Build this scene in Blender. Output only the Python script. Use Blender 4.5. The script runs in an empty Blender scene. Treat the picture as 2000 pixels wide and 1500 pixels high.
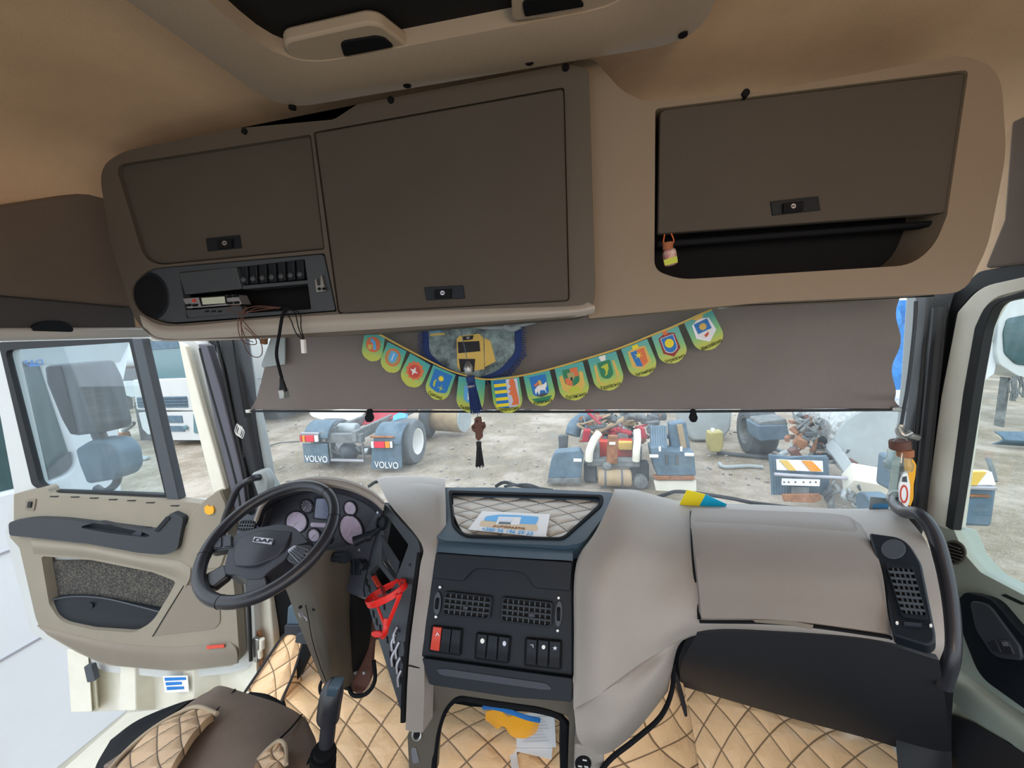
import bpy, bmesh, math, random
from mathutils import Vector, Matrix
random.seed(7)
S = bpy.context.scene
COL = S.collection
V = Vector
# ------------------------------------------------------------------ camera
FPX = 770.0
CAM = V((0.2, 0.0, 2.95))
_y, _p, _r = (math.radians(a) for a in (11, 8, 2.4))
FW = V((-math.sin(_y) * math.cos(_p), math.cos(_y) * math.cos(_p), -math.sin(_p)))
_R0 = V((math.cos(_y), math.sin(_y), 0)); _U0 = _R0.cross(FW)
RT = _R0 * math.cos(_r) - _U0 * math.sin(_r)
UP = RT.cross(FW)
cam_d = bpy.data.cameras.new('camera'); cam = bpy.data.objects.new('camera', cam_d); COL.objects.link(cam)
cam_d.sensor_fit = 'HORIZONTAL'; cam_d.sensor_width = 36; cam_d.lens = 36 * FPX / 2000
cam_d.clip_start = 0.01; cam_d.clip_end = 500
cam.matrix_world = Matrix(((RT.x, UP.x, -FW.x, CAM.x), (RT.y, UP.y, -FW.y, CAM.y), (RT.z, UP.z, -FW.z, CAM.z), (0, 0, 0, 1)))
S.camera = cam
# ------------------------------------------------------------------ view, sky, sun
vs = S.view_settings
vs.view_transform = 'Standard'; vs.look = 'None'; vs.gamma = 1; vs.use_curve_mapping = False
vs.exposure = 1.0
W = bpy.data.worlds.new('sky'); S.world = W; W.use_nodes = True
nt = W.node_tree; nt.nodes.clear()
o_ = nt.nodes.new('ShaderNodeOutputWorld'); b_ = nt.nodes.new('ShaderNodeBackground')
tc = nt.nodes.new('ShaderNodeTexCoord'); ns = nt.nodes.new('ShaderNodeTexNoise'); cr = nt.nodes.new('ShaderNodeValToRGB')
ns.inputs['Scale'].default_value = 3
cr.color_ramp.elements[0].color = (0.62, 0.80, 1, 1); cr.color_ramp.elements[0].position = .35
cr.color_ramp.elements[1].color = (0.93, 0.96, 1, 1); cr.color_ramp.elements[1].position = .6
nt.links.new(tc.outputs['Generated'], ns.inputs['Vector']); nt.links.new(ns.outputs[0], cr.inputs[0])
nt.links.new(cr.outputs[0], b_.inputs[0]); nt.links.new(b_.outputs[0], o_.inputs[0])
b_.inputs[1].default_value = 1.15
sun_d = bpy.data.lights.new('sun', 'SUN'); sun = bpy.data.objects.new('sun', sun_d); COL.objects.link(sun)
sun_d.energy = 0.6; sun_d.angle = math.radians(25); sun_d.color = (1, .97, .92)
lamp_d = bpy.data.lights.new('warm_fill', 'POINT'); lamp = bpy.data.objects.new('warm_fill', lamp_d); COL.objects.link(lamp)
lamp_d.energy = 6.5; lamp_d.color = (1, .74, .48); lamp_d.shadow_soft_size = .12; lamp.location = (.62, -.5, 3.1)   # warm fill light added unseen behind the seats to brighten the interior
sun.rotation_euler = (math.radians(35), math.radians(-20), 0)

# ------------------------------------------------------------------ helpers
def ray(x, y): return FW + RT * ((x - 1000) / FPX) + UP * ((750 - y) / FPX)
def at(x, y, Y):
    d = ray(x, y); return CAM + d * (Y / d.y)
def atx(x, y, X):
    d = ray(x, y); return CAM + d * ((X - CAM.x) / d.x)
def atz(x, y, Z):
    d = ray(x, y); return CAM + d * ((Z - CAM.z) / d.z)
class Pl:
    """a plane in the cab; calling it with a pixel gives the point of the plane seen there"""
    def __init__(s, a, b, c, off=0.0):
        s.n = (b - a).cross(c - a).normalized()
        if s.n.dot(CAM - a) < 0: s.n = -s.n
        s.p = a + s.n * off
    def __call__(s, x, y):
        d = ray(x, y); return CAM + d * ((s.p - CAM).dot(s.n) / d.dot(s.n))
    def off(s, k):
        q = Pl.__new__(Pl); q.n = s.n; q.p = s.p + s.n * k; return q
def PY(Y): return Pl(V((0, Y, 0)), V((1, Y, 0)), V((0, Y, 5)))
def PX(X): return Pl(V((X, 0, 0)), V((X, 1, 0)), V((X, 0, 5)))
def PZ(Z): return Pl(V((0, 0, Z)), V((1, 0, Z)), V((0, 1, Z)))

def rnd(pts, r=10, n=5):
    """round the corners of a closed polygon; a point may carry its own radius"""
    out = []; N = len(pts)
    for i in range(N):
        p = V(pts[i][:2]); rr = pts[i][2] if len(pts[i]) > 2 else r
        a = V(pts[i - 1][:2]); b = V(pts[(i + 1) % N][:2])
        da, db = (a - p), (b - p)
        ra = min(rr, da.length * .48); rb = min(rr, db.length * .48)
        if rr < .01 or da.length < 1e-6 or db.length < 1e-6: out.append((p.x, p.y)); continue
        p0 = p + da.normalized() * ra; p1 = p + db.normalized() * rb
        for k in range(n + 1):
            t = k / n; q = p0 * (1 - t) ** 2 + p * 2 * t * (1 - t) + p1 * t * t
            out.append((q.x, q.y))
    return out
def ell(cx, cy, rx, ry, n=28, rot=0):
    c, s = math.cos(math.radians(rot)), math.sin(math.radians(rot))
    return [(cx + rx * math.cos(t) * c - ry * math.sin(t) * s, cy + rx * math.cos(t) * s + ry * math.sin(t) * c) for t in [2 * math.pi * i / n for i in range(n)]]
def cr1(p0, p1, p2, p3, t):
    return 0.5 * ((2 * p1) + (p2 - p0) * t + (2 * p0 - 5 * p1 + 4 * p2 - p3) * t * t + (3 * p1 - p0 - 3 * p2 + p3) * t ** 3)
def spline(pts, n=6, closed=False):
    pts = [V(p) for p in pts]; N = len(pts); out = []
    segs = N if closed else N - 1
    for i in range(segs):
        if closed: a, b, c, d = pts[i - 1], pts[i], pts[(i + 1) % N], pts[(i + 2) % N]
        else:
            b, c = pts[i], pts[i + 1]
            a = pts[i - 1] if i > 0 else b * 2 - c
            d = pts[i + 2] if i + 2 < N else c * 2 - b
        for k in range(n): out.append(cr1(a, b, c, d, k / n))
    if not closed: out.append(pts[-1])
    return out

def new(): return bmesh.new()
def plate(bm, pl, outline, holes=(), t=.01, vec=None):
    """outline (pixels) laid on a plane, with holes, given thickness away from the eye"""
    vec = V(vec) if vec is not None else (-pl.n * t if isinstance(pl, Pl) else V((0, t, 0)))
    return solid(bm, [pl(*p[:2]) for p in outline], [[pl(*p[:2]) for p in h] for h in holes], vec)
def solid(bm, pts, holes, vec):
    loops = [pts] + list(holes); es = []; rings = []
    for L in loops:
        vv = [bm.verts.new(p) for p in L]; rings.append(vv)
        es += [bm.edges.new((vv[i], vv[(i + 1) % len(vv)])) for i in range(len(vv))]
    if len(loops) == 1:
        fs = [bm.faces.new(rings[0])]
    else:
        r = bmesh.ops.triangle_fill(bm, use_beauty=True, use_dissolve=False, edges=es)
        fs = [g for g in r['geom'] if isinstance(g, bmesh.types.BMFace)]
    r = bmesh.ops.extrude_face_region(bm, geom=fs, use_keep_orig=True)
    vs2 = [g for g in r['geom'] if isinstance(g, bmesh.types.BMVert)]
    # the extruded copy stays in front; the original goes back
    orig = [v for R in rings for v in R]
    for v in orig: v.co += vec
    return vs2
def patch(bm, rows, nu=6, nv=6, vec=(0, .02, 0), disp=None, closed_back=True):
    """smooth surface through a grid of control points, closed into a shell"""
    R = [spline(r, nu) for r in rows]
    cols = list(zip(*R)); C2 = [spline(c, nv) for c in cols]
    P = list(zip(*C2)); a, b = len(P), len(P[0])
    if disp: P = [[disp(p, i / (a - 1), j / (b - 1)) for j, p in enumerate(r)] for i, r in enumerate(P)]
    vec = V(vec)
    F = [[bm.verts.new(p) for p in r] for r in P]
    for i in range(a - 1):
        for j in range(b - 1): bm.faces.new((F[i][j], F[i][j + 1], F[i + 1][j + 1], F[i + 1][j]))
    if closed_back:
        B = [[bm.verts.new(p + vec) for p in r] for r in P]
        for i in range(a - 1):
            for j in range(b - 1): bm.faces.new((B[i][j], B[i + 1][j], B[i + 1][j + 1], B[i][j + 1]))
        for j in range(b - 1):
            bm.faces.new((F[0][j], B[0][j], B[0][j + 1], F[0][j + 1])); bm.faces.new((F[-1][j], F[-1][j + 1], B[-1][j + 1], B[-1][j]))
        for i in range(a - 1):
            bm.faces.new((F[i][0], F[i + 1][0], B[i + 1][0], B[i][0])); bm.faces.new((F[i][-1], B[i][-1], B[i + 1][-1], F[i + 1][-1]))
def pp(*pts): return [at(*p) for p in pts]
def tube(bm, pts, r, n=10, sub=4, closed=False, smooth=True, flat=None):
    P = spline(pts, sub, closed) if smooth else [V(p) for p in pts]
    m = len(P); rs = r if callable(r) else (lambda t: r)
    prev = None; rings = []
    for i, p in enumerate(P):
        if closed: d = P[(i + 1) % m] - P[i - 1]
        else: d = (P[min(i + 1, m - 1)] - P[max(i - 1, 0)])
        if d.length < 1e-9: d = V((0, 0, 1))
        d.normalize()
        if prev is None: u = d.orthogonal().normalized() if flat is None else (V(flat) - d * d.dot(V(flat))).normalized()
        else: u = (prev - d * prev.dot(d)).normalized()
        prev = u; w = d.cross(u); R = rs(i / max(1, m - 1))
        rx, ry = R if isinstance(R, tuple) else (R, R)
        rings.append([bm.verts.new(p + u * math.cos(2 * math.pi * k / n) * rx + w * math.sin(2 * math.pi * k / n) * ry) for k in range(n)])
    for i in range(m if closed else m - 1):
        a, b = rings[i], rings[(i + 1) % m]
        for k in range(n): bm.faces.new((a[k], a[(k + 1) % n], b[(k + 1) % n], b[k]))
    if not closed:
        bm.faces.new(rings[0][::-1]); bm.faces.new(rings[-1])
def cyl(bm, a, b, r, n=24, r2=None):
    a, b = V(a), V(b); r2 = r if r2 is None else r2
    tube(bm, [a, b], lambda t: r + (r2 - r) * t, n=n, smooth=False)
def box(bm, c, s, rot=None):
    M = Matrix.Translation(V(c)) @ (rot.to_4x4() if rot else Matrix.Identity(4)) @ Matrix.Diagonal((s[0], s[1], s[2], 1))
    bmesh.ops.create_cube(bm, size=1, matrix=M)
def bx(bm, x0, x1, y0, y1, z0, z1): box(bm, ((x0 + x1) / 2, (y0 + y1) / 2, (z0 + z1) / 2), (abs(x1 - x0), abs(y1 - y0), abs(z1 - z0)))
def bar(bm, a, b, w, h):
    a, b = V(a), V(b); d = b - a; q = d.to_track_quat('X', 'Z').to_matrix()
    box(bm, (a + b) / 2, (d.length, w, h), q)
def lathe(bm, o, ax, prof, n=28, cap=True):
    """prof: (radius, along-axis) pairs"""
    o, ax = V(o), V(ax).normalized(); u = ax.orthogonal().normalized(); w = ax.cross(u); rs = []
    for r, h in prof:
        rs.append([bm.verts.new(o + ax * h + (u * math.cos(2 * math.pi * k / n) + w * math.sin(2 * math.pi * k / n)) * max(r, 1e-4)) for k in range(n)])
    for i in range(len(rs) - 1):
        for k in range(n): bm.faces.new((rs[i][k], rs[i][(k + 1) % n], rs[i + 1][(k + 1) % n], rs[i + 1][k]))
    if cap: bm.faces.new(rs[0][::-1]); bm.faces.new(rs[-1])

def obj(name, bm, m, parent=None, bev=0, seg=2, ang=35, label=None):
    bmesh.ops.remove_doubles(bm, verts=bm.verts, dist=1e-6)
    bmesh.ops.recalc_face_normals(bm, faces=bm.faces)
    me = bpy.data.meshes.new(name); bm.to_mesh(me); bm.free()
    me.materials.append(M[m] if isinstance(m, str) else m)
    me.shade_smooth(); me.set_sharp_from_angle(angle=math.radians(ang))
    o = bpy.data.objects.new(name, me); COL.objects.link(o)
    if parent: o.parent = parent
    if bev:
        md = o.modifiers.new('bevel', 'BEVEL'); md.width = bev; md.segments = seg; md.limit_method = 'ANGLE'; md.angle_limit = math.radians(ang)
        md.harden_normals = False
    if label: o['label'] = label
    return o
ROOTS = []
def thing(name, label, cat, group=None, loc=None, rz=0):
    o = bpy.data.objects.new(name, None); COL.objects.link(o); o.empty_display_size = .1
    o['label'] = label; o['category'] = cat
    if group: o['group'] = group
    if loc is None: ROOTS.append(o)
    else: o.location = loc; o.rotation_euler = (0, 0, rz)
    return o
def tag(o, label, cat, group=None, kind=None):
    o['label'] = label; o['category'] = cat
    if group: o['group'] = group
    if kind: o['kind'] = kind
    ROOTS.append(o); return o
def struct(o, label=None, cat='wall'):
    o['kind'] = 'structure'
    if label: o['label'] = label; o['category'] = cat
    return o
def rebase():
    for r in ROOTS:
        ob = []
        def walk(c):
            for k in c.children: ob.append(k); walk(k)
        walk(r)
        if r.type == 'MESH': ob.append(r)
        P = [v.co for k in ob if k.type == 'MESH' for v in k.data.vertices]
        if not P: continue
        lo = V((min(p.x for p in P), min(p.y for p in P), min(p.z for p in P))); hi = V((max(p.x for p in P), max(p.y for p in P), 0))
        L = V(((lo.x + hi.x) / 2, (lo.y + hi.y) / 2, lo.z))
        if r.type == 'MESH':
            r.data.transform(Matrix.Translation(-L)); r.location = L
            for c in r.children: c.location -= L
        else:
            r.location = L
            for c in r.children: c.location -= L
def text(s, m, O, ux, uy, size, parent, name='lettering', ext=.0006, align='CENTER', fitw=None):
    """lettering at O, reading along ux with its top towards uy"""
    cu = bpy.data.curves.new('t', 'FONT'); cu.body = s; cu.size = size; cu.extrude = ext; cu.align_x = align; cu.align_y = 'CENTER'
    t = bpy.data.objects.new('t', cu); COL.objects.link(t)
    dg = bpy.context.evaluated_depsgraph_get(); me = bpy.data.meshes.new_from_object(t.evaluated_get(dg))
    bpy.data.objects.remove(t); bpy.data.curves.remove(cu)
    X = V(ux).normalized(); Y = V(uy); Y = (Y - X * Y.dot(X)).normalized(); Z = X.cross(Y)
    if fitw and len(me.vertices):
        w = max(v.co.x for v in me.vertices) - min(v.co.x for v in me.vertices); k = fitw / w
        me.transform(Matrix.Diagonal((k, 1, 1, 1)))
    O = V(O)
    me.transform(Matrix(((X.x, Y.x, Z.x, O.x), (X.y, Y.y, Z.y, O.y), (X.z, Y.z, Z.z, O.z), (0, 0, 0, 1))))
    me.materials.clear(); me.materials.append(M[m])
    o = bpy.data.objects.new(name, me); COL.objects.link(o)
    if parent: o.parent = parent
    return o

# ------------------------------------------------------------------ materials
M = {}
def mat(name, col, rough=.6, bump=0, bs=200, var=0, vs_=4, metal=0, spec=.4, col2=None, coat=0, dist=.002):
    m = bpy.data.materials.new(name); m.use_nodes = True; n = m.node_tree; b = n.nodes['Principled BSDF']
    b.inputs['Base Color'].default_value = (*col, 1); b.inputs['Roughness'].default_value = rough
    b.inputs['Metallic'].default_value = metal; b.inputs['Specular IOR Level'].default_value = spec
    if coat: b.inputs['Coat Weight'].default_value = coat
    t = n.nodes.new('ShaderNodeTexCoord')
    if var:
        q = n.nodes.new('ShaderNodeTexNoise'); q.inputs['Scale'].default_value = vs_; q.inputs['Detail'].default_value = 6; q.inputs['Roughness'].default_value = .65
        r = n.nodes.new('ShaderNodeValToRGB'); c2 = col2 or tuple(c * (1 - var) for c in col)
        r.color_ramp.elements[0].color = (*c2, 1); r.color_ramp.elements[0].position = .35
        r.color_ramp.elements[1].color = (*col, 1); r.color_ramp.elements[1].position = .65
        n.links.new(t.outputs['Object'], q.inputs['Vector']); n.links.new(q.outputs[0], r.inputs[0]); n.links.new(r.outputs[0], b.inputs['Base Color'])
    if bump:
        q = n.nodes.new('ShaderNodeTexNoise'); q.inputs['Scale'].default_value = bs; q.inputs['Detail'].default_value = 3
        u = n.nodes.new('ShaderNodeBump'); u.inputs['Strength'].default_value = bump; u.inputs['Distance'].default_value = dist
        n.links.new(t.outputs['Object'], q.inputs['Vector']); n.links.new(q.outputs[0], u.inputs['Height']); n.links.new(u.outputs[0], b.inputs['Normal'])
    M[name] = m; return m
mat('headliner', (.76, .54, .35), .95, .35, 350, .18, 3)
mat('trim_beige', (.12, .105, .085), .6, .15, 400)
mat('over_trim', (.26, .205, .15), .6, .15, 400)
mat('hatch_trim', (.42, .34, .26), .6, .15, 400)
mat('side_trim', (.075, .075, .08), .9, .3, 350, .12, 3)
mat('side_shade', (.17, .135, .11), .95, .35, 350, .15, 3)  # darkened headliner tone; shade on the side walls is put into this colour
mat('over_trim_shaded', (.098, .082, .066), .6, .15, 400)  # darker than over_trim: shade on the left part is put into the colour
mat('lip_lit', (.40, .37, .33), .6, .15, 400)  # lighter than the body: window light on the lip is put into the colour
mat('arm', (.030, .036, .044), .5, .15, 400)
mat('locker_door', (.080, .068, .056), .75, .2, 600, .1, 3)
mat('dash', (.33, .30, .27), .5, .25, 500, .06, 5)
mat('glove', (.28, .25, .225), .55, .25, 500, .06, 5)
mat('console_blue', (.036, .066, .095), .42, .2, 500)  # dark blue-grey, raised a little to hold a reflection in the colour
mat('black', (.011, .015, .021), .45, .1, 500, spec=.22)
mat('blackm', (.007, .008, .010), .7, spec=.15)
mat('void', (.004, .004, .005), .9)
mat('greyp', (.055, .065, .078), .5, .1, 400)
mat('seal', (.018, .02, .022), .5, spec=.25)
mat('pillar', (.020, .022, .026), .6, .1, 300)
mat('pillar_grey', (.36, .40, .40), .5)
mat('paint', (.58, .60, .59), .3, var=.06, vs_=2)
mat('paint_cool', (.74, .76, .78), .25, var=.06, vs_=2)
mat('cream', (.80, .78, .67), .4, var=.15, vs_=3)
mat('door_trim', (.27, .24, .185), .55, .2, 400, .1, 3)
mat('door_trim2', (.22, .19, .15), .6, .2, 400, .1, 3)
mat('green_grey', (.40, .45, .38), .5, .15, 400)
mat('leather', (.022, .023, .030), .32, .12, 350, spec=.5)
mat('hub', (.032, .036, .050), .45, .2, 500)
mat('door_seal', (.10, .10, .125), .6)
mat('silver', (.45, .45, .50), .35, metal=.6)
mat('white', (.85, .85, .83), .5)
mat('quilt', (.66, .47, .29), .38, .3, 25, .12, 5, dist=.01)
mat('quilt_pale', (.58, .56, .51), .5, .1, 200)
mat('stitch', (.30, .19, .10), .8)
mat('seat', (.20, .155, .125), .9, .5, 700, .15, 6)
mat('seat2', (.19, .175, .16), .9, .5, 700, .12, 6)
mat('piping', (.38, .31, .22), .8)
mat('column', (.085, .072, .055), .6, .15, 300, .1, 4)
mat('red', (.75, .02, .015), .35)
mat('redb', (.62, .06, .035), .4)
mat('redtarp', (.45, .03, .05), .6, var=.2)
mat('shade', (.22, .19, .175), .9, .25, 500, .08, 3)
mat('lcd', (.55, .60, .50), .3)
mat('blue', (.01, .18, .55), .5); mat('bluelite', (.12, .45, .85), .5); mat('navy', (.015, .04, .16), .7, .6, 300)
mat('yellow', (.88, .72, .02), .5); mat('cyan', (.0, .42, .72), .5); mat('orange', (.75, .18, .06), .5)
mat('gold', (.72, .48, .10), .45); mat('green', (.02, .22, .10), .5); mat('ink', (.02, .02, .025), .7)
mat('teal', (.06, .40, .34), .5); mat('lime', (.50, .58, .05), .5); mat('maroon', (.30, .03, .03), .5)
mat('wood', (.12, .05, .035), .6, .5, 150); mat('cork', (.35, .13, .06), .8, .5, 200)
mat('amber', (.9, .42, .03), .25)
mat('steel', (.45, .46, .45), .35, metal=.8, var=.3, vs_=15)
mat('rust', (.38, .17, .08), .8, .4, 60, .5, 10)
mat('rubber', (.10, .115, .125), .8, .4, 60, .2, 8)
mat('tyre_dust', (.15, .17, .18), .85, .4, 60, .25, 8)
mat('fender', (.12, .19, .25), .55, .2, 20, .3, 6)
mat('chassis', (.21, .23, .23), .7, .4, 40, .45, 6)
mat('tank_tan', (.40, .31, .17), .7, .4, 30, .35, 6, col2=(.3, .22, .15))
mat('tank_silver', (.48, .51, .50), .34, 1, 5, .35, 4, metal=.5, dist=.06)
mat('plastic_white', (.40, .45, .46), .4, var=.15, vs_=3)
mat('jerry', (.46, .40, .16), .5, var=.2)
mat('tarp', (.01, .25, .72), .4, .6, 8, .3, 3, dist=.05)
mat('paper', (.86, .87, .88), .7); mat('truck_glass', (.10, .20, .23), .12, spec=.8)
mat('dark_glass', (.03, .09, .10), .12, spec=.8, var=.3)
mat('rock', (.38, .35, .32), .9, .6, 40, .3, 10)
mat('amberlens', (.8, .3, .02), .25); mat('redlens', (.75, .03, .06), .25)
mat('weave', (.1, .1, .1), .95, .5, 300)
def weave():
    m = M['weave']; n = m.node_tree; b = n.nodes['Principled BSDF']; t = n.nodes.new('ShaderNodeTexCoord')
    v = n.nodes.new('ShaderNodeTexVoronoi'); v.inputs['Scale'].default_value = 210; r = n.nodes.new('ShaderNodeValToRGB')
    r.color_ramp.interpolation = 'CONSTANT'; e = r.color_ramp.elements
    e[0].color = (.035, .035, .035, 1); e[1].color = (.11, .10, .082, 1); e[1].position = .5
    x = e.new(.75); x.color = (.055, .05, .045, 1)
    n.links.new(t.outputs['Object'], v.inputs['Vector']); n.links.new(v.outputs['Color'], r.inputs[0]); n.links.new(r.outputs[0], b.inputs['Base Color'])
weave()
def glassmat(name, tint, refl, dust=0, dcol=(.8, .85, .88)):
    m = bpy.data.materials.new(name); m.use_nodes = True; n = m.node_tree; n.nodes.clear()
    o = n.nodes.new('ShaderNodeOutputMaterial'); tr = n.nodes.new('ShaderNodeBsdfTransparent'); tr.inputs[0].default_value = (*tint, 1)
    gl = n.nodes.new('ShaderNodeBsdfGlossy'); gl.inputs['Roughness'].default_value = .02
    fr = n.nodes.new('ShaderNodeLayerWeight'); fr.inputs[0].default_value = .5; mx = n.nodes.new('ShaderNodeMixShader')
    pw = n.nodes.new('ShaderNodeMath'); pw.operation = 'POWER'; pw.inputs[1].default_value = 4; n.links.new(fr.outputs['Facing'], pw.inputs[0])
    mu = n.nodes.new('ShaderNodeMath'); mu.operation = 'MULTIPLY_ADD'; mu.inputs[1].default_value = refl; mu.inputs[2].default_value = refl * .05
    n.links.new(pw.outputs[0], mu.inputs[0]); n.links.new(mu.outputs[0], mx.inputs[0]); n.links.new(tr.outputs[0], mx.inputs[1]); n.links.new(gl.outputs[0], mx.inputs[2])
    last = mx
    if dust:
        df = n.nodes.new('ShaderNodeBsdfTranslucent'); df.inputs[0].default_value = (*dcol, 1); m2 = n.nodes.new('ShaderNodeMixShader')
        tcn = n.nodes.new('ShaderNodeTexCoord'); mp = n.nodes.new('ShaderNodeMapping'); mp.inputs['Scale'].default_value = (6, 6, 1.2)
        nz = n.nodes.new('ShaderNodeTexNoise'); nz.inputs['Scale'].default_value = 3; nz.inputs['Detail'].default_value = 8
        rr = n.nodes.new('ShaderNodeMapRange'); rr.inputs[1].default_value = .45; rr.inputs[2].default_value = .75; rr.inputs[3].default_value = dust * .4; rr.inputs[4].default_value = dust
        n.links.new(tcn.outputs['Object'], mp.inputs[0]); n.links.new(mp.outputs[0], nz.inputs['Vector']); n.links.new(nz.outputs[0], rr.inputs[0]); n.links.new(rr.outputs[0], m2.inputs[0])
        n.links.new(mx.outputs[0], m2.inputs[1]); n.links.new(df.outputs[0], m2.inputs[2]); last = m2
    n.links.new(last.outputs[0], o.inputs[0]); M[name] = m
glassmat('glass', (.93, .97, .97), .5)
glassmat('windscreen', (.97, .98, .98), .25, .07)
glassmat('door_glass', (.88, .95, .97), .7, .06)
glassmat('clear', (.85, .90, .85), 1.0, .15)
glassmat('amber_clear', (1, .55, .08), 1.0)
def groundmat():
    m = mat('ground', (.56, .51, .44), .9, .8, 12, .3, .5, dist=.05); n = m.node_tree; b = n.nodes['Principled BSDF']
    t = n.nodes.new('ShaderNodeTexCoord'); a = n.nodes.new('ShaderNodeTexNoise'); a.inputs['Scale'].default_value = .55; a.inputs['Detail'].default_value = 10; a.inputs['Roughness'].default_value = .7
    r = n.nodes.new('ShaderNodeValToRGB'); e = r.color_ramp.elements
    e[0].position = .36; e[0].color = (.15, .125, .08, 1); e[1].position = .62; e[1].color = (.43, .375, .31, 1)
    x = e.new(.48); x.color = (.27, .225, .165, 1)
    v = n.nodes.new('ShaderNodeTexVoronoi'); v.inputs['Scale'].default_value = 26; r2 = n.nodes.new('ShaderNodeValToRGB'); e = r2.color_ramp.elements
    e[0].position = .10; e[0].color = (1, 1, 1, 1); e[1].position = .22; e[1].color = (0, 0, 0, 1)
    mx = n.nodes.new('ShaderNodeMix'); mx.data_type = 'RGBA'; mx.inputs[7].default_value = (.50, .48, .45, 1)
    n.links.new(t.outputs['Object'], a.inputs['Vector']); n.links.new(a.outputs[0], r.inputs[0]); n.links.new(t.outputs['Object'], v.inputs['Vector']); n.links.new(v.outputs['Distance'], r2.inputs[0])
    n.links.new(r2.outputs[0], mx.inputs[0]); n.links.new(r.outputs[0], mx.inputs[6]); n.links.new(mx.outputs[2], b.inputs['Base Color'])
    rg = n.nodes.new('ShaderNodeMapRange'); rg.inputs[1].default_value = .34; rg.inputs[2].default_value = .46; rg.inputs[3].default_value = .25; rg.inputs[4].default_value = .9
    n.links.new(a.outputs[0], rg.inputs[0]); n.links.new(rg.outputs[0], b.inputs['Roughness'])
groundmat()

# ================================================================== THE CAB SHELL
CZ = 3.49
b = new()   # headliner with rounded sides
rows = []
for Yc in (-1.3, -.4, .3, .8, 1.3):
    rows.append([V((x, Yc, z)) for x, z in ((-1.13, 2.99), (-1.14, 3.15), (-1.12, 3.33), (-1.02, 3.44), (-.7, CZ), (0, CZ + .01), (.7, CZ), (1.02, 3.44), (1.13, 3.33), (1.15, 3.15), (1.14, 3.0))])
patch(b, rows, 4, 3, (0, 0, .03)); struct(obj('ceiling', b, 'headliner'))
b = new(); bx(b, -1.2, 1.2, -1.3, 1.42, 1.42, 1.5); struct(obj('floor', b, 'blackm'))
b = new(); bx(b, -1.12, 1.12, 1.50, 1.54, 1.5, 2.2); struct(obj('wall_front', b, 'blackm'))
# side trim above the left door opening: dark cloth with a recessed grip
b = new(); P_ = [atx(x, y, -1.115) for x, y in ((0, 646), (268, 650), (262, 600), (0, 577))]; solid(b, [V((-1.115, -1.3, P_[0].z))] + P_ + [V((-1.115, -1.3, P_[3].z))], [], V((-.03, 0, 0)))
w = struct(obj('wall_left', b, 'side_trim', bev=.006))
b = new(); P_ = [atx(x, y, -1.11) for x, y in ((0, 576), (262, 600), (262, 390), (180, 372), (0, 400))]; solid(b, [V((-1.11, -1.3, P_[0].z))] + P_ + [V((-1.11, -1.3, P_[4].z))], [], V((-.02, 0, 0))); struct(obj('shaded_side_left', b, 'side_shade', bev=.008))  # added panel whose dark colour stands for shade on the left wall
b = new(); plate(b, PX(-1.105), rnd([(60, 648), (68, 632), (90, 626), (125, 627), (142, 635), (146, 650)], 8), t=.02)
tag(obj('grip_recess', b, 'black', bev=.004), 'black moulded grip recess in the cloth trim above the open door', 'grip')
b = new(); bar(b, (-1.13, -1.2, 2.985), (-1.13, 1.0, 2.985), .05, .03); struct(obj('trim_1', b, 'paint', bev=.008))

b = new(); plate(b, PX(1.12), [(1920, 525), (1958, 430), (1972, 250), (1975, 180), (2300, 60), (2500, 460)], t=.02); struct(obj('shaded_side_right', b, 'side_shade', bev=.008))  # added dark panel; shade behind the right locker end is painted in
# ------------------------------------------------------------------ roof hatch
t = thing('roof_hatch', 'beige roof hatch surround with black blind and two recessed grips in the ceiling', 'roof hatch')
k_ = .909
def hz(X, Y): return (.2 + (X - .2) * k_, Y * k_)
def hatch_loop(x0, x1, y1, r, y0=-.1):
    return [V((x, y)) for x, y in rnd([hz(x0, y0), hz(x0, y1), hz(x1, y1), hz(x1, y0)], r, 6)]
b = new()
o1 = hatch_loop(-.53, .43, .935, .08); o2 = hatch_loop(-.46, .37, .86, .09); o3 = hatch_loop(-.40, .315, .80, .10)
L = [[(p.x, p.y, 3.475) for p in o1], [(p.x, p.y, 3.455) for p in o1], [(p.x, p.y, 3.44) for p in o2], [(p.x, p.y, 3.45) for p in o3], [(p.x, p.y, 3.485) for p in o3]]
vv = [[b.verts.new(p) for p in l] for l in L]
for i in range(4):
    for j in range(len(vv[0])): b.faces.new((vv[i][j - 1], vv[i][j], vv[i + 1][j], vv[i + 1][j - 1]))
for j in range(len(vv[0])): b.faces.new((vv[4][j - 1], vv[4][j], vv[0][j], vv[0][j - 1]))
obj('surround', b, 'hatch_trim', t, ang=50)
b = new(); bx(b, -.36, .33, -.1, .735, 3.478, 3.484); obj('blind', b, 'void', t)
pz = PZ(3.452)
for px_, rec in (([(553, 92), (560, 80), (720, 45), (745, 50), (800, 92), (690, 112), (600, 128), (575, 122)], [(665, 88), (672, 82), (735, 72), (752, 76), (770, 93), (672, 112)]),
                 ([(1000, -10), (1225, -10), (1235, 12), (1100, 32), (1000, 42)], [(1020, 8), (1030, 0), (1130, -5), (1142, 14), (1025, 34)])):
    b = new(); plate(b, pz, rnd(px_, 12), t=.022); g = obj('grip', b, 'hatch_trim', t, bev=.006)
    b = new(); plate(b, pz.off(.003), rnd(rec, 6), t=.01); obj('finger_recess', b, 'blackm', g, bev=.002)
for x, y in ((571, 209), (795, 164), (1034, 119), (1334, 65)):
    b = new(); c = atz(x, y, 3.453); lathe(b, c, (0, 0, 1), [(.008, -.004), (.008, .012)], 14); obj('screw', b, 'blackm', t)

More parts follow.
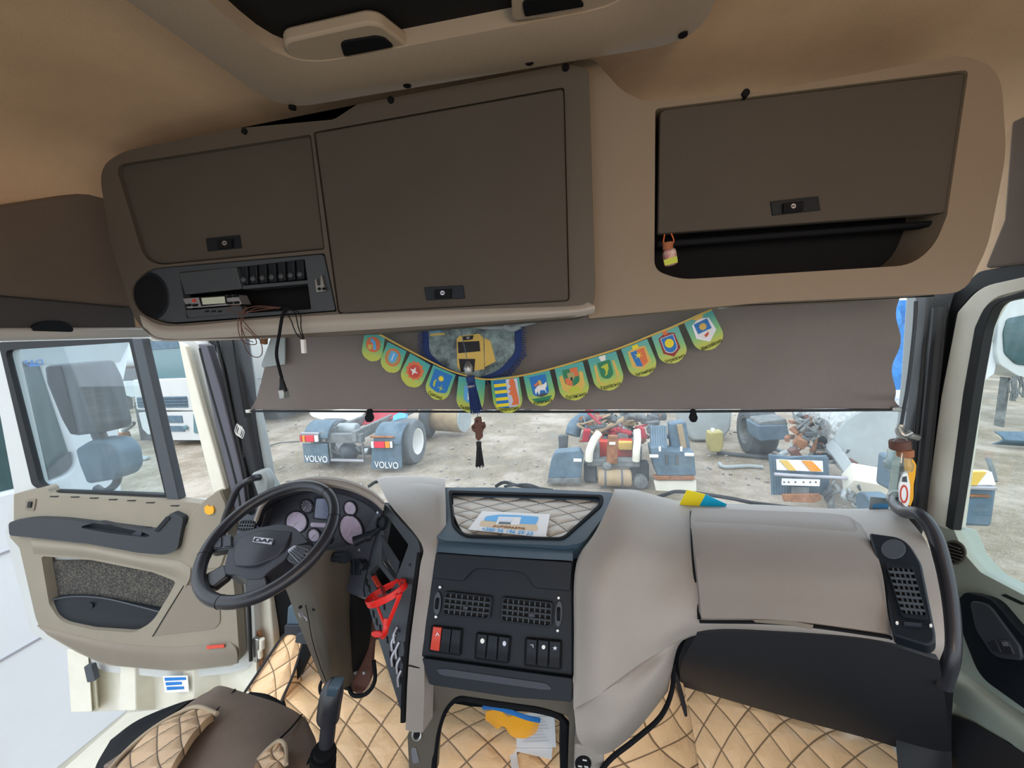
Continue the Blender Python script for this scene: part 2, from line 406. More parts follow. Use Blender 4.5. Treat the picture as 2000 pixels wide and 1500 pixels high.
# ------------------------------------------------------------------ overhead locker console
t = thing('overhead_console', 'beige moulded overhead locker console spanning the cab above the windscreen', 'storage console')
PC_, PR_ = PY(.86), PY(.90)
left_door = [(225, 322, 20), (607, 262, 6), (634, 487, 6), (285, 520, 40)]
radio_bay = [(252, 560, 30), (292, 524, 20), (634, 494, 6), (658, 608, 4), (330, 634, 20), (268, 612, 30)]
mid_door = [(612, 258, 5), (1102, 170, 8), (1112, 588, 8), (660, 613, 8)]
b = new()
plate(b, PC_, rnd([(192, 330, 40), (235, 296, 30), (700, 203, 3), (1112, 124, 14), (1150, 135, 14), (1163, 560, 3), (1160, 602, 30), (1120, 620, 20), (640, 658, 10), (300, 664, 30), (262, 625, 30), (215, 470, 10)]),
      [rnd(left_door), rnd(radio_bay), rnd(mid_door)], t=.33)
obj('console_body', b, 'over_trim_shaded', t, bev=.012, seg=4, ang=50)
b = new(); patch(b, [pp((272, 612, .862), (330, 636, .861), (500, 624, .86), (655, 614, .86), (900, 604, .86), (1110, 598, .86), (1150, 590, .86)), pp((276, 628, .852), (330, 650, .850), (500, 640, .850), (655, 632, .850), (900, 619, .850), (1110, 609, .850), (1162, 600, .852)), pp((284, 648, .87), (320, 666, .865), (500, 662, .865), (655, 654, .865), (900, 637, .865), (1110, 621, .865), (1160, 612, .865))], 5, 6, (0, .02, .004)); obj('bottom_lip', b, 'lip_lit', t, ang=60, label='bottom lip lightened in colour as if window-lit')
right_door = [(1287, 218, 8), (1300, 212, 4), (1890, 140, 14), (1850, 416, 4), (1283, 458, 4)]
cubby = [(1283, 462, 3), (1846, 420, 3), (1826, 478, 30), (1780, 514, 30), (1330, 542, 25), (1288, 530, 20)]
b = new()
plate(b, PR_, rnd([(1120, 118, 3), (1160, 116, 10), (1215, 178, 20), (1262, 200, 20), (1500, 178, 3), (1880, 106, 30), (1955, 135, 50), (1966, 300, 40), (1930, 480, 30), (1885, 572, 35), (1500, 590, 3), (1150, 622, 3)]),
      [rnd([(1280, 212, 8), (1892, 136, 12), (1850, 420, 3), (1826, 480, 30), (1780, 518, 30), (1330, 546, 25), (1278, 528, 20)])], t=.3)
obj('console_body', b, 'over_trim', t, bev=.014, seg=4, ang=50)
# dark insides
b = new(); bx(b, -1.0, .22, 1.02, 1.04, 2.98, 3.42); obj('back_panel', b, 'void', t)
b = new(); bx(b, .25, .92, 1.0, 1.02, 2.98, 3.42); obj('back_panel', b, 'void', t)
def inset(P, k):
    c = sum((V(p[:2]) for p in P), V((0, 0))) / len(P); return [(*(c + (V(p[:2]) - c) * (1 - k)), *p[2:]) for p in P]
def latch(d, pl, c, w, h, kx, slope):
    P = lambda x, y: (x, y + (x - c[0]) * slope)
    b = new(); plate(b, pl.off(.003), [P(c[0] - w, c[1] - h), P(c[0] + w, c[1] - h), P(c[0] + w + 4, c[1] + h), P(c[0] - w + 4, c[1] + h)], t=.006)
    l = obj('latch_plate', b, 'black', d, bev=.001)
    b = new(); plate(b, pl.off(.009), [P(kx - w * .42, c[1] - h * .55), P(kx + w * .42, c[1] - h * .55), P(kx + w * .42, c[1] + h * .8), P(kx - w * .42, c[1] + h * .8)], t=.007)
    obj('latch_button', b, 'blackm', l, bev=.001)
    b = new(); plate(b, pl.off(.011), ell(*P(kx, c[1]), h * .34, h * .34, 16), t=.003); obj('keyhole', b, 'silver', l)
    b = new(); plate(b, pl.off(.012), [P(kx - h * .2, c[1] - 1), P(kx + h * .2, c[1] - 1), P(kx + h * .2, c[1] + 1), P(kx - h * .2, c[1] + 1)], t=.002); obj('key_slot', b, 'void', l)
dL = PY(.872)
b = new(); plate(b, dL, rnd(inset(left_door, .012)), t=.02); d1 = obj('locker_door', b, 'locker_door', t, bev=.004, seg=3)
latch(d1, dL, (434, 475), 33, 13, 438, -.10)
dM = PY(.845)
b = new(); plate(b, dM, rnd(inset(mid_door, .008)), t=.03); d2 = obj('locker_door', b, 'locker_door', t, bev=.006, seg=3)
latch(d2, dM, (866, 572), 38, 13, 864, -.05)
dR = PY(.905)
b = new(); plate(b, dR, rnd(inset(right_door, .008)), t=.02); d3 = obj('locker_door', b, 'locker_door', t, bev=.006, seg=3)
latch(d3, dR, (1552, 402), 47, 14, 1550, -.11)
b = new(); plate(b, PY(.93), [(1283, 470), (1846, 428), (1840, 440), (1283, 484)], t=.03); obj('shelf_lip', b, 'blackm', t, bev=.004)
for x, y, Y in ((480, 258, .862), (765, 197, .862), (1105, 134, .862), (1455, 184, .9)):
    b = new(); c = at(x, y, Y); lathe(b, c, (0, 1, 0), [(.007, -.006), (.007, .01)], 12); obj('screw_cap', b, 'blackm', t)

# radio panel
r = thing('radio_panel', 'dark panel with speaker, display unit and switch row under the left overhead locker', 'radio panel')
pr = PY(.868)
b = new(); plate(b, pr, rnd([(254, 560, 30), (293, 526, 20), (632, 497, 6), (655, 606, 4), (330, 631, 20), (270, 610, 30)]),
                 [rnd([(350, 532, 3), (470, 521, 2), (595, 506, 2), (608, 604, 3), (478, 612, 2), (365, 622, 3)])], t=.02)
obj('panel', b, 'greyp', r, bev=.002)
b = new(); plate(b, pr.off(.002), ell(292, 578, 37, 47, 36, -12), t=.012); s_ = obj('speaker', b, 'black', r, bev=.002)
b = new(); plate(b, pr.off(.004), ell(292, 578, 31, 40, 36, -12), t=.01); obj('speaker_grille', b, 'blackm', s_, bev=.002)
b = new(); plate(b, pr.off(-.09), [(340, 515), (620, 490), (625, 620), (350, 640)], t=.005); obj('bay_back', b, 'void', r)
b = new(); plate(b, pr.off(.006), rnd([(348, 533), (461, 521), (471, 564), (361, 575)], 3), t=.012); obj('cover_plate', b, 'greyp', r, bev=.002)
b = new(); plate(b, pr.off(.003), rnd([(357, 583), (463, 575), (472, 594), (365, 602)], 2), t=.03); u = obj('tachograph', b, 'silver', r, bev=.001)
b = new(); plate(b, pr.off(.005), [(388, 581), (440, 577), (443, 593), (393, 598)], t=.003); obj('bezel', b, 'blackm', u)
b = new(); plate(b, pr.off(.006), [(393, 582), (438, 579), (440, 592), (396, 595)], t=.003); obj('display', b, 'lcd', u, label='pale green display')
for x, y in ((367, 596), (380, 596), (447, 579), (459, 578), (448, 592), (461, 591)):
    b = new(); plate(b, pr.off(.006), rnd([(x - 5, y - 2), (x + 5, y - 3), (x + 5, y + 2), (x - 5, y + 3)], 2), t=.004); obj('button', b, 'blackm', u)
b = new(); plate(b, pr.off(.006), ell(378, 587, 3, 3, 12), t=.003); obj('button', b, 'redb', u, label='red button')
b = new(); plate(b, pr.off(.002), rnd([(362, 606), (470, 597), (476, 612), (368, 621)], 2), t=.02); lo_ = obj('lower_cover', b, 'greyp', r, bev=.001)
for x in (403, 416, 428):
    b = new(); plate(b, pr.off(.004), rnd([(x - 3, 607), (x + 4, 606), (x + 4, 609), (x - 3, 610)], 1), t=.003); obj('slot', b, 'blackm', lo_)
b = new(); plate(b, pr.off(.0), [(468, 558), (600, 547), (601, 554), (470, 565)], t=.04); obj('switch_shelf', b, 'greyp', r, bev=.001)
for i in range(7):
    x = 475 + i * 18.3; y = 541 - i * 1.7
    b = new(); plate(b, pr.off(-.004), rnd([(x - 7, y - 24), (x + 7, y - 26), (x + 9, y + 14), (x - 4, y + 16)], 2), t=.03)
    k = obj('rocker_switch', b, 'black', r, bev=.002)
    b = new(); c = at(x + 1, y + 5, .868); lathe(b, c, (0, -1, .2), [(.0075, -.002), (.007, .002), (.004, .005), (0, .006)], 14); obj('thumb_pad', b, 'greyp', k)
b = new(); plate(b, pr.off(.008), rnd([(615, 548), (617, 543), (620, 558), (626, 557), (626, 540), (628, 536), (632, 555), (636, 568), (618, 571)], 1), t=.006)
cl = obj('metal_clip', b, 'steel', r, bev=.0008)
for x in (623, 632):
    b = new(); plate(b, pr.off(.01), ell(x, 564, 3, 3, 12), t=.004); obj('screw', b, 'blackm', cl)

# loose wires
w = thing('loose_cable', 'thick black cable with multi-pin plug hanging from the radio bay', 'cable')
b = new(); tube(b, pp((560, 605, .84), (552, 615, .835), (546, 650, .83), (540, 690, .83), (546, 722, .83), (551, 740, .83)), .0036); obj('cord', b, 'blackm', w)
b = new(); tube(b, pp((549, 738, .83), (552, 752, .83), (553, 764, .83)), lambda q: .004 + .006 * q, sub=3); p_ = obj('plug', b, 'black', w)
b = new(); bar(b, at(553, 760, .83), at(556, 778, .83), .02, .014); obj('metal_shell', b, 'steel', p_, bev=.002)
w = thing('wire_loop', 'thin brown wire bundle looping down left of the black cable', 'wire')
for P in ([(540, 600), (500, 598), (470, 610), (465, 640), (475, 668), (500, 672), (495, 655), (478, 640)], [(545, 602), (500, 602), (475, 620), (472, 650), (482, 685), (500, 698), (512, 690), (508, 665), (490, 645), (474, 625)],
          [(470, 595), (450, 600), (448, 608), (475, 610), (520, 604), (548, 600)], [(480, 600), (470, 628), (480, 660), (494, 668)]):
    b = new(); tube(b, [at(x, y, .835) for x, y in P], .0011, n=6, sub=6); obj('strand', b, 'wood', w)
w = thing('wire_connector', 'thin wires ending in a small cream connector, right of the black cable', 'wire')
for P in ([(555, 602), (575, 610), (583, 640), (592, 662)], [(556, 604), (568, 625), (578, 650), (592, 664)], [(557, 600), (585, 612), (588, 640), (594, 662)]):
    b = new(); tube(b, [at(x, y, .835) for x, y in P], .0012, n=6, sub=6); obj('strand', b, 'blackm', w)
b = new(); bar(b, at(592, 663, .835), at(594, 690, .835), .009, .009); obj('connector', b, 'paper', w, bev=.001)

# bottle charm in the right cubby
w = thing('glass_charm', 'small square patterned bottle charm hanging on a string in the open cubby', 'charm')
b = new(); tube(b, pp((1298, 458, .895), (1296, 472, .89), (1300, 480, .885)), .0012, n=6); tube(b, pp((1311, 456, .895), (1316, 470, .89), (1310, 482, .885)), .0012, n=6); obj('string', b, 'orange', w)
b = new(); cyl(b, at(1304, 474, .885), at(1305, 488, .885), .010, 16); obj('wrapped_neck', b, 'cork', w)
mat('charm', (.6, .5, .45), .3, var=.8, vs_=60, col2=(.35, .06, .1))
b = new(); bar(b, at(1306, 487, .885), at(1311, 519, .885), .028, .024); obj('bottle', b, 'charm', w, bev=.006)
b = new(); plate(b, PY(.87), [(1296, 508), (1322, 500), (1324, 512), (1299, 519)], t=.002); obj('label_band', b, 'lime', w)

# ------------------------------------------------------------------ windscreen, shade, pillars
b = new()
rows = []
for z, yb in ((2.2, 1.45), (2.6, 1.40), (2.85, 1.36), (3.1, 1.31)):
    rows.append([V((x, yb - .14 * (abs(x) / 1.1) ** 2.2, z)) for x in (-1.1, -.8, -.4, 0, .4, .8, 1.1)])
patch(b, rows, 4, 3, (0, .006, 0)); struct(obj('window_1', b, 'windscreen'))

def strip(name, pl, P, m, t=.03, parent=None, bev=.004, label=None):
    b = new(); plate(b, pl, P, t=t); return obj(name, b, m, parent, bev=bev, label=label)
# left pillar
t = thing('windscreen_pillar', 'dark windscreen pillar with grey inner trim between open door and windscreen', 'pillar')
strip('dark_trim', PY(1.23), [(424, 655), (462, 655), (480, 780), (508, 945), (520, 1010), (486, 1010), (450, 790)], 'pillar', .06, t, .012)
strip('grey_trim', PY(1.26), [(455, 640), (468, 640), (497, 800), (512, 870), (524, 935), (560, 1000), (510, 1010), (485, 830)], 'pillar_grey', .04, t, .006)
b = new(); tube(b, pp((422, 655, 1.225), (436, 720, 1.225), (452, 800, 1.225), (470, 880, 1.225), (485, 950, 1.22), (490, 1010, 1.22)), .006); obj('rubber_seal', b, 'seal', t)
b = new(); tube(b, pp((454, 655, 1.215), (466, 740, 1.215), (479, 815, 1.215)), .004); obj('cord_track', b, 'seal', t)
# inner door aperture frame left
strip('door_aperture', PY(1.3), [(385, 650), (425, 650), (452, 790), (490, 1000), (530, 1330), (478, 1330), (470, 1000), (440, 880)], 'pillar', .02, t)
b = new(); tube(b, pp((424, 665, 1.27), (432, 730, 1.27), (445, 790, 1.27), (460, 870, 1.27), (473, 940, 1.27), (480, 1000, 1.27)), .004); obj('frame_edge', b, 'paint', t)
b = new(); tube(b, pp((404, 655, 1.28), (420, 740, 1.28), (436, 830, 1.28), (452, 910, 1.28)), .002); obj('frame_line', b, 'pillar_grey', t)
# right pillar
t = thing('windscreen_pillar', 'dark windscreen pillar beside the closed passenger door and its grab handle', 'pillar')
strip('grey_trim', PY(1.28), [(1792, 560), (1815, 560), (1800, 700), (1785, 860), (1778, 985), (1750, 985), (1768, 860), (1780, 740)], 'pillar_grey', .04, t, .006)
strip('dark_trim', PY(1.24), [(1815, 560), (1880, 560), (1845, 760), (1822, 1000), (1800, 1060), (1770, 1000), (1778, 930), (1796, 790)], 'pillar', .05, t, .012)
b = new(); tube(b, pp((1812, 580, 1.225), (1803, 700, 1.225), (1792, 820, 1.225), (1780, 935, 1.225)), .005); obj('rubber_seal', b, 'seal', t)
b = new(); tube(b, pp((1835, 600, 1.225), (1822, 740, 1.225), (1808, 880, 1.225), (1796, 1000, 1.225)), .014); obj('trim_fold', b, 'pillar', t)

t = thing('roller_shade', 'grey fabric roller sun blind pulled halfway down the windscreen', 'sun blind')
def wav(p, i, j):
    e = max(0, (j - .93) / .07)
    return p + V((-.0012 * e * math.sin(i * 19), .012 * math.sin(j * 41 + i * 2) * .4 + .01 * e * math.sin(i * 16), 0))
b = new(); patch(b, [pp((540, 640, 1.2), (900, 622, 1.27), (1300, 608, 1.27), (1758, 580, 1.2)), pp((520, 700, 1.22), (900, 690, 1.275), (1300, 690, 1.275), (1750, 680, 1.22)), pp((500, 775, 1.235), (900, 760, 1.28), (1300, 760, 1.28), (1742, 760, 1.235)), pp((486, 800, 1.24), (900, 800, 1.28), (1300, 800, 1.28), (1758, 798, 1.24))], 14, 10, (0, .002, 0), wav); obj('fabric', b, 'shade', t)
b = new(); tube(b, pp((482, 803, 1.235), (900, 804, 1.275), (1300, 804, 1.275), (1768, 800, 1.235)), .004, sub=10); obj('bottom_bar', b, 'pillar', t)
for x, Y in ((720, 1.25), (1355, 1.25)):
    b = new(); plate(b, PY(Y), rnd([(x - 5, 800), (x + 5, 800), (x + 5, 808), (x + 9, 816), (x + 5, 825), (x - 5, 825), (x - 9, 816), (x - 5, 808)], 4), t=.012); obj('pull_tab', b, 'blackm', t, bev=.002)
b = new(); tube(b, pp((1789, 588, 1.2), (1786, 640, 1.2), (1775, 740, 1.215), (1760, 830, 1.235)), .004); obj('guide_rod', b, 'greyp', t)
b = new(); bar(b, at(1740, 799, 1.235), at(1768, 799, 1.235), .014, .012); obj('end_clip', b, 'steel', t, bev=.002)
b = new(); bar(b, at(478, 803, 1.235), at(490, 803, 1.235), .012, .012); obj('end_clip', b, 'white', t, bev=.002)
b = new(); tube(b, pp((1760, 830, 1.235), (1758, 845, 1.23), (1775, 850, 1.22), (1792, 855, 1.22)), .010); tube(b, pp((1755, 835, 1.22), (1765, 850, 1.21), (1780, 845, 1.21)), .007); obj('rod_clamp', b, 'steel', t)
# side flap at the left end of the blind
b = new(); plate(b, PY(1.2), [(530, 655), (556, 655), (556, 712), (512, 718), (510, 712)], t=.006)
tag(obj('shade_flap', b, 'pillar_grey', bev=.002), 'pale folded cloth flap beside the left end of the roller blind', 'cloth')
b = new(); bar(b, at(518, 640, 1.19), at(515, 672, 1.19), .016, .02)
tag(obj('wooden_block', b, 'rust', bev=.003), 'small brown block above the cloth flap at the windscreen top', 'block')

# ------------------------------------------------------------------ bunting
def frame2(TL, TR, Y, w=1.0, tilt=0):
    """pennant frame: s across 0..1, q down in units of the width"""
    A, B = at(*TL, Y), at(*TR, Y); u = B - A; Wd = u.length; u.normalize(); v = V((0, -1, 0)).cross(u).normalized()
    if v.z > 0: v = -v
    return lambda s, q, k=0.0: A + u * (s * Wd) + v * (q * Wd) + V((0, -k, 0)), Wd, u, v
t = thing('pennant_bunting', 'string of small green and yellow coat-of-arms pennants hung across the roller blind', 'bunting')
cordp = [(735, 650), (800, 685), (870, 720), (920, 736), (958, 741), (1010, 735), (1070, 722), (1140, 702), (1210, 680), (1270, 656), (1320, 636), (1390, 604)]
YB = 1.195
b = new(); tube(b, [at(x, y, YB) for x, y in cordp], (lambda q: .0028), sub=5); obj('cord', b, 'gold', t)
def shp(P, *cols): pass
PEN = [((713, 647), (752, 657), '', 0), ((757, 668), (794, 686), '', 1), ((801, 690), (841, 713), '', 2), ((846, 713), (890, 732), 'Сумська', 3), ((896, 735), (948, 742), 'Миколаївська', 4),
       ((958, 739), (1013, 733), 'Закарпатська', 5), ((1022, 733), (1073, 722), 'Київська', 6), ((1083, 719), (1138, 706), 'Луганська', 7), ((1148, 702), (1203, 686), 'Харківська', 8),
       ((1213, 682), (1264, 662), 'Хмельницька', 9), ((1272, 656), (1324, 636), 'Черкаська', 10), ((1336, 631), (1390, 605), 'Миколаївська', 11)]
PEN[4] = (PEN[4][0], PEN[4][1], 'Львівська', 4)
def pen_mat():
    m = mat('pennant', (.05, .45, .36), .35, spec=.6); n = m.node_tree; bb = n.nodes['Principled BSDF']
    at_ = n.nodes.new('ShaderNodeAttribute'); at_.attribute_name = 'down'; r_ = n.nodes.new('ShaderNodeValToRGB'); e = r_.color_ramp.elements
    e[0].position = .1; e[0].color = (.03, .36, .33, 1); e[1].position = .8; e[1].color = (.50, .55, .04, 1); x = e.new(.5); x.color = (.16, .50, .16, 1)
    n.links.new(at_.outputs['Fac'], r_.inputs[0]); n.links.new(r_.outputs[0], bb.inputs['Base Color'])
pen_mat()
def sh(parent, F, pts, m, k, name='emblem_field', t_=.0006):
    b = new(); P = [F(s, q, k) for s, q in pts]; solid(b, P, [], V((0, t_, 0))); return obj(name, b, m, parent)
def starr(cx, cy, R, r, n): return [(cx + (R if i % 2 == 0 else r) * math.sin(math.pi * i / n), cy - (R if i % 2 == 0 else r) * math.cos(math.pi * i / n)) for i in range(2 * n)]
SHIELD = lambda x0, x1, y0, y1: rnd([(x0, y0, .01), (x1, y0, .01), (x1, y1 - .12, .12), ((x0 + x1) / 2, y1, .1), (x0, y1 - .12, .12)], .05, 3)
for TL, TR, name, idx in PEN:
    F, Wd, u, v = frame2(TL, TR, YB + .004)
    b = new(); out = [(0, 0), (1, 0), (1.02, .8), (.93, 1.08), (.72, 1.24), (.5, 1.28), (.28, 1.24), (.07, 1.08), (-.02, .8)]
    rows = []; N = 14
    for i in range(N + 1):
        q = 1.28 * i / N
        if q < .8: x0 = -.02 * q / .8; x1 = 1 - x0
        else: h = .52 * math.sqrt(max(0, 1 - ((q - .8) / .485) ** 2)); x0, x1 = .5 - h, .5 + h
        rows.append([F(x0 + (x1 - x0) * j / 6, q) for j in range(7)])
    Fv = [[b.verts.new(p) for p in r] for r in rows]
    for i in range(N):
        for j in range(6): b.faces.new((Fv[i][j], Fv[i][j + 1], Fv[i + 1][j + 1], Fv[i + 1][j]))
    r = bmesh.ops.extrude_face_region(b, geom=b.faces[:], use_keep_orig=True)
    for vv in [g for g in r['geom'] if isinstance(g, bmesh.types.BMVert)]: vv.co += V((0, .0012, 0))
    p = obj('pennant', b, 'pennant', t)
    a = p.data.attributes.new('down', 'FLOAT', 'POINT')
    O = F(0, 0)
    for i_, vv in enumerate(p.data.vertices): a.data[i_].value = (vv.co - O).dot(v) / Wd / 1.28
    def e(pts, m, k=.0008, nm='emblem'): return sh(p, F, pts, m, k, nm)
    if idx == 0: e(ell(.5, .5, .36, .36, 20), 'orange'); e([(.35, .2), (.6, .35), (.7, .7), (.55, .72), (.5, .45), (.35, .4)], 'bluelite', .0016); e([(.25, .55), (.5, .5), (.45, .75), (.3, .75)], 'gold', .0016)
    elif idx == 1: e(ell(.5, .55, .38, .42, 20), 'orange'); e(ell(.5, .55, .30, .34, 20), 'jerry', .0012); e(SHIELD(.32, .68, .28, .82), 'bluelite', .0018); e([(.48, .35), (.52, .35), (.52, .7), (.48, .7)], 'white', .0024)
    elif idx == 2: e(starr(.5, .55, .42, .34, 11), 'orange'); e(ell(.5, .58, .26, .28, 18), 'redb', .0014); e(starr(.48, .58, .2, .07, 4), 'white', .002)
    elif idx == 3: e(SHIELD(.12, .9, .1, .98), 'blue'); e(starr(.5, .38, .14, .08, 9), 'yellow', .0016); e([(.25, .6), (.3, .5), (.36, .47), (.33, .58), (.36, .8), (.28, .78)], 'lime', .0016); e(starr(.62, .75, .17, .03, 4), 'lime', .0016)
    elif idx == 4: e(SHIELD(.25, .75, .3, .95), 'bluelite'); e([(.4, .45), (.6, .4), (.55, .8), (.4, .8)], 'white', .0016)
    elif idx == 5:
        e([(.08, .1), (.53, .1), (.53, 1.1), (.2, 1.06), (.1, .95)], 'blue')
        for q in (.22, .45, .7, .92): e([(.09, q), (.53, q), (.53, q + .11), (.1, q + .11)], 'yellow', .0016)
        e([(.53, .1), (.93, .1), (.93, .95), (.8, 1.06), (.53, 1.1)], 'silver')
        e([(.66, .12), (.78, .06), (.84, .2), (.86, .5), (.9, .8), (.88, 1.0), (.62, 1.02), (.7, .85), (.66, .65), (.56, .62), (.66, .5), (.58, .45), (.68, .35), (.62, .25)], 'orange', .0018)
    elif idx == 6:
        e([(.1, .95), (.9, .95), (.75, 1.1), (.5, 1.15), (.25, 1.1)], 'green'); e(SHIELD(.2, .82, .12, .95), 'blue', .001)
        e([(.3, .62), (.45, .5), (.68, .48), (.8, .4), (.78, .56), (.7, .66), (.72, .85), (.66, .7), (.5, .68), (.42, .88), (.4, .7), (.3, .8)], 'white', .0018)
        e([(.5, .3), (.6, .32), (.62, .5), (.5, .5)], 'gold', .0024); e([(.3, .45), (.48, .35), (.52, .42), (.38, .52)], 'orange', .0024); e([(.3, .85), (.6, .8), (.76, .88), (.5, .94)], 'greyp', .0018)
    elif idx == 7:
        e([(.08, .35), (.2, .3), (.25, .65), (.75, .65), (.8, .3), (.92, .35), (.9, .8), (.7, 1.0), (.3, 1.0), (.1, .8)], 'gold'); e(SHIELD(.24, .76, .14, .78), 'green', .0014)
        e([(.5, .14), (.76, .14), (.76, .45), (.5, .45)], 'orange', .002); e([(.26, .45), (.5, .45), (.48, .76), (.28, .66)], 'orange', .002); e(SHIELD(.38, .62, .28, .6), 'jerry', .0026); e([(.46, .45), (.54, .45), (.52, .56), (.46, .56)], 'ink', .0032)
        e([(.3, .86), (.5, .76), (.7, .86), (.68, .98), (.32, .98)], 'lime', .0016)
    elif idx == 8:
        e([(.14, .3), (.22, .25), (.2, .9), (.4, 1.05), (.2, 1.0), (.1, .8)], 'gold'); e([(.86, .3), (.78, .25), (.8, .9), (.6, 1.05), (.8, 1.0), (.9, .8)], 'gold')
        e([(.38, .02), (.62, .02), (.58, .2), (.42, .2)], 'white'); e(SHIELD(.28, .72, .22, .88), 'green', .0014); e([(.35, .4), (.45, .35), (.62, .32), (.6, .5), (.5, .7), (.4, .74), (.48, .6), (.46, .48)], 'lime', .002)
    elif idx == 9:
        e([(.18, .2), (.38, .15), (.62, .15), (.84, .2), (.86, .8), (.5, 1.02), (.14, .8)], 'gold'); e([(.26, .25), (.5, .25), (.5, .9), (.3, .82)], 'blue', .0014); e([(.5, .25), (.78, .25), (.74, .8), (.5, .9)], 'orange', .0014)
        e(starr(.5, .45, .16, .05, 6), 'yellow', .002); e([(.4, .04), (.6, .04), (.62, .18), (.38, .18)], 'yellow', .002)
    elif idx == 10:
        e([(.2, .2), (.4, .12), (.6, .12), (.8, .2), (.82, .8), (.5, 1.04), (.18, .8)], 'maroon'); e([(.4, .0), (.58, 0), (.56, .16), (.42, .16)], 'orange', .001); e(SHIELD(.26, .74, .22, .9), 'white', .0012); e(SHIELD(.28, .72, .24, .88), 'blue', .0018); e(ell(.5, .5, .16, .17, 18), 'yellow', .0026)
    else:
        e([(.2, .2), (.4, .12), (.6, .12), (.8, .2), (.86, .7), (.5, 1.0), (.14, .7)], 'silver'); e(SHIELD(.24, .76, .18, .86), 'white', .0014); e([(.26, .2), (.74, .2), (.74, .58), (.26, .58)], 'blue', .002); e(starr(.5, .4, .15, .1, 9), 'gold', .0026); e([(.42, .7), (.6, .64), (.56, .74), (.44, .8)], 'redb', .0026)
        e([(.3, .02), (.7, -.0), (.6, .12), (.4, .12)], 'gold', .001)
    if name:
        O = F(.5, 1.125, .0022); text(name, 'ink', O, u, -v, .2 * Wd, p, 'lettering', ext=.0003, fitw=Wd * min(.72, .085 * len(name)))

# fringed truck pennant
t = thing('fringed_pennant', 'dark fringed pennant printed with a yellow truck, behind the bunting', 'pennant')
YP = 1.225
pl = PY(YP)
b = new(); plate(b, pl, rnd([(825, 630, 2), (1018, 620, 2), (1020, 690, 10), (990, 728, 20), (930, 748, 10), (860, 720, 20), (826, 690, 10)]), t=.003); obj('cloth', b, 'navy', t)
mat('photo_print', (.24, .34, .32), .35, var=.9, vs_=26, col2=(.008, .014, .018), spec=.6)
b = new(); plate(b, pl.off(.002), rnd([(836, 630), (1004, 622), (1006, 688, 12), (975, 724, 20), (928, 740, 16), (868, 716, 20), (839, 690, 10)]), t=.002); obj('printed_picture', b, 'photo_print', t)
def pq(P, m, k, nm='printed_truck', par=t): bb = new(); plate(bb, pl.off(k), P, t=.001); return obj(nm, bb, m, par)
tr_ = pq([(892, 662), (897, 656), (936, 652), (944, 660), (946, 721), (902, 728), (893, 716)], 'gold', .0035); pq([(946, 660), (958, 666), (968, 706), (947, 717)], 'gold', .003, par=t, nm='printed_trailer')
pq([(894, 668), (936, 666), (938, 686), (895, 690)], 'ink', .0045, 'printed_window', tr_); pq([(904, 657), (925, 655), (923, 663), (905, 665)], 'ink', .0045, 'printed_badge', tr_); pq([(896, 701), (928, 701), (926, 726), (900, 727)], 'ink', .0045, 'printed_grille', tr_)
text('XF', 'white', pl.off(.006)(914, 660), (1, 0, 0), (0, 0, 1), .010, t, 'lettering')
text('DAF', 'bluelite', pl.off(.004)(853, 645), (1, 0, 0), (0, 0, 1), .026, t, 'lettering'); pq([(840, 652), (868, 650), (868, 654), (841, 656)], 'gold', .004, 'printed_line')
b = new()
for i in range(90):
    q = i / 89; P = [(825, 632), (826, 690), (860, 720), (930, 748), (990, 728), (1020, 690), (1018, 622)]
    s_ = q * 6; k = min(5, int(s_)); f = s_ - k; x = P[k][0] + (P[k + 1][0] - P[k][0]) * f; y = P[k][1] + (P[k + 1][1] - P[k][1]) * f
    dx, dy = x - 922, y - 670; l = math.hypot(dx, dy); a = at(x, y, YP - .002); c = at(x + dx / l * 8 + random.uniform(-2, 2), y + dy / l * 8 + 2, YP - .005)
    bar(b, a, c, .003, .003)
o = obj('fringe', b, 'navy', t); o['kind'] = 'stuff'
b = new(); tube(b, pp((895, 633, 1.19), (960, 640, 1.185), (1010, 636, 1.18), (1045, 628, 1.18)), .006, flat=(0, 0, 1)); tube(b, pp((985, 636, 1.18), (1000, 642, 1.18), (1015, 636, 1.18)), .010)
tag(obj('roof_lamp', b, 'plastic_white'), 'pale plastic lamp lens under the middle locker', 'lamp')

# tassel and cross
t = thing('tassel_pendant', 'blue tassel with brown wooden cross and black tassel hanging from a cord', 'pendant')
Y0 = 1.10
b = new(); tube(b, pp((899, 640, Y0), (906, 672, Y0), (912, 700, Y0)), .0012, n=6); tube(b, pp((932, 800, Y0), (933, 815, Y0)), .0012, n=6); tube(b, pp((934, 858, Y0), (935, 865, Y0)), .0012, n=6); obj('cord', b, 'fender', t)
b = new(); lathe(b, at(917, 738, Y0), at(912, 698, Y0) - at(917, 738, Y0), [(.004, 0), (.012, .012), (.014, .03), (.008, .042), (.002, .05)], 16); obj('knot', b, 'steel', t)
def tassel(par, top, bot, r0, r1, m, n):
    b = new(); A, B = at(*top, Y0), at(*bot, Y0); ax = (B - A).normalized(); u = ax.orthogonal().normalized(); w_ = ax.cross(u); Ln = (B - A).length
    tube(b, [A, A + ax * Ln * .15], r0 * 1.3, smooth=False)
    for i in range(n):
        a = 2 * math.pi * i * .618; rr = math.sqrt((i + .5) / n); l = Ln * random.uniform(.9, 1.03)
        tube(b, [A + (u * math.cos(a) + w_ * math.sin(a)) * r0 * rr, A + ax * l * .3 + (u * math.cos(a) + w_ * math.sin(a)) * r0 * rr * 1.2, A + ax * l + (u * math.cos(a) + w_ * math.sin(a)) * r1 * rr], .0012, n=5, sub=3)
    o = obj('tassel', b, m, par); return o
o = tassel(t, (918, 735), (931, 806), .010, .018, 'navy', 70); o['label'] = 'blue tassel'
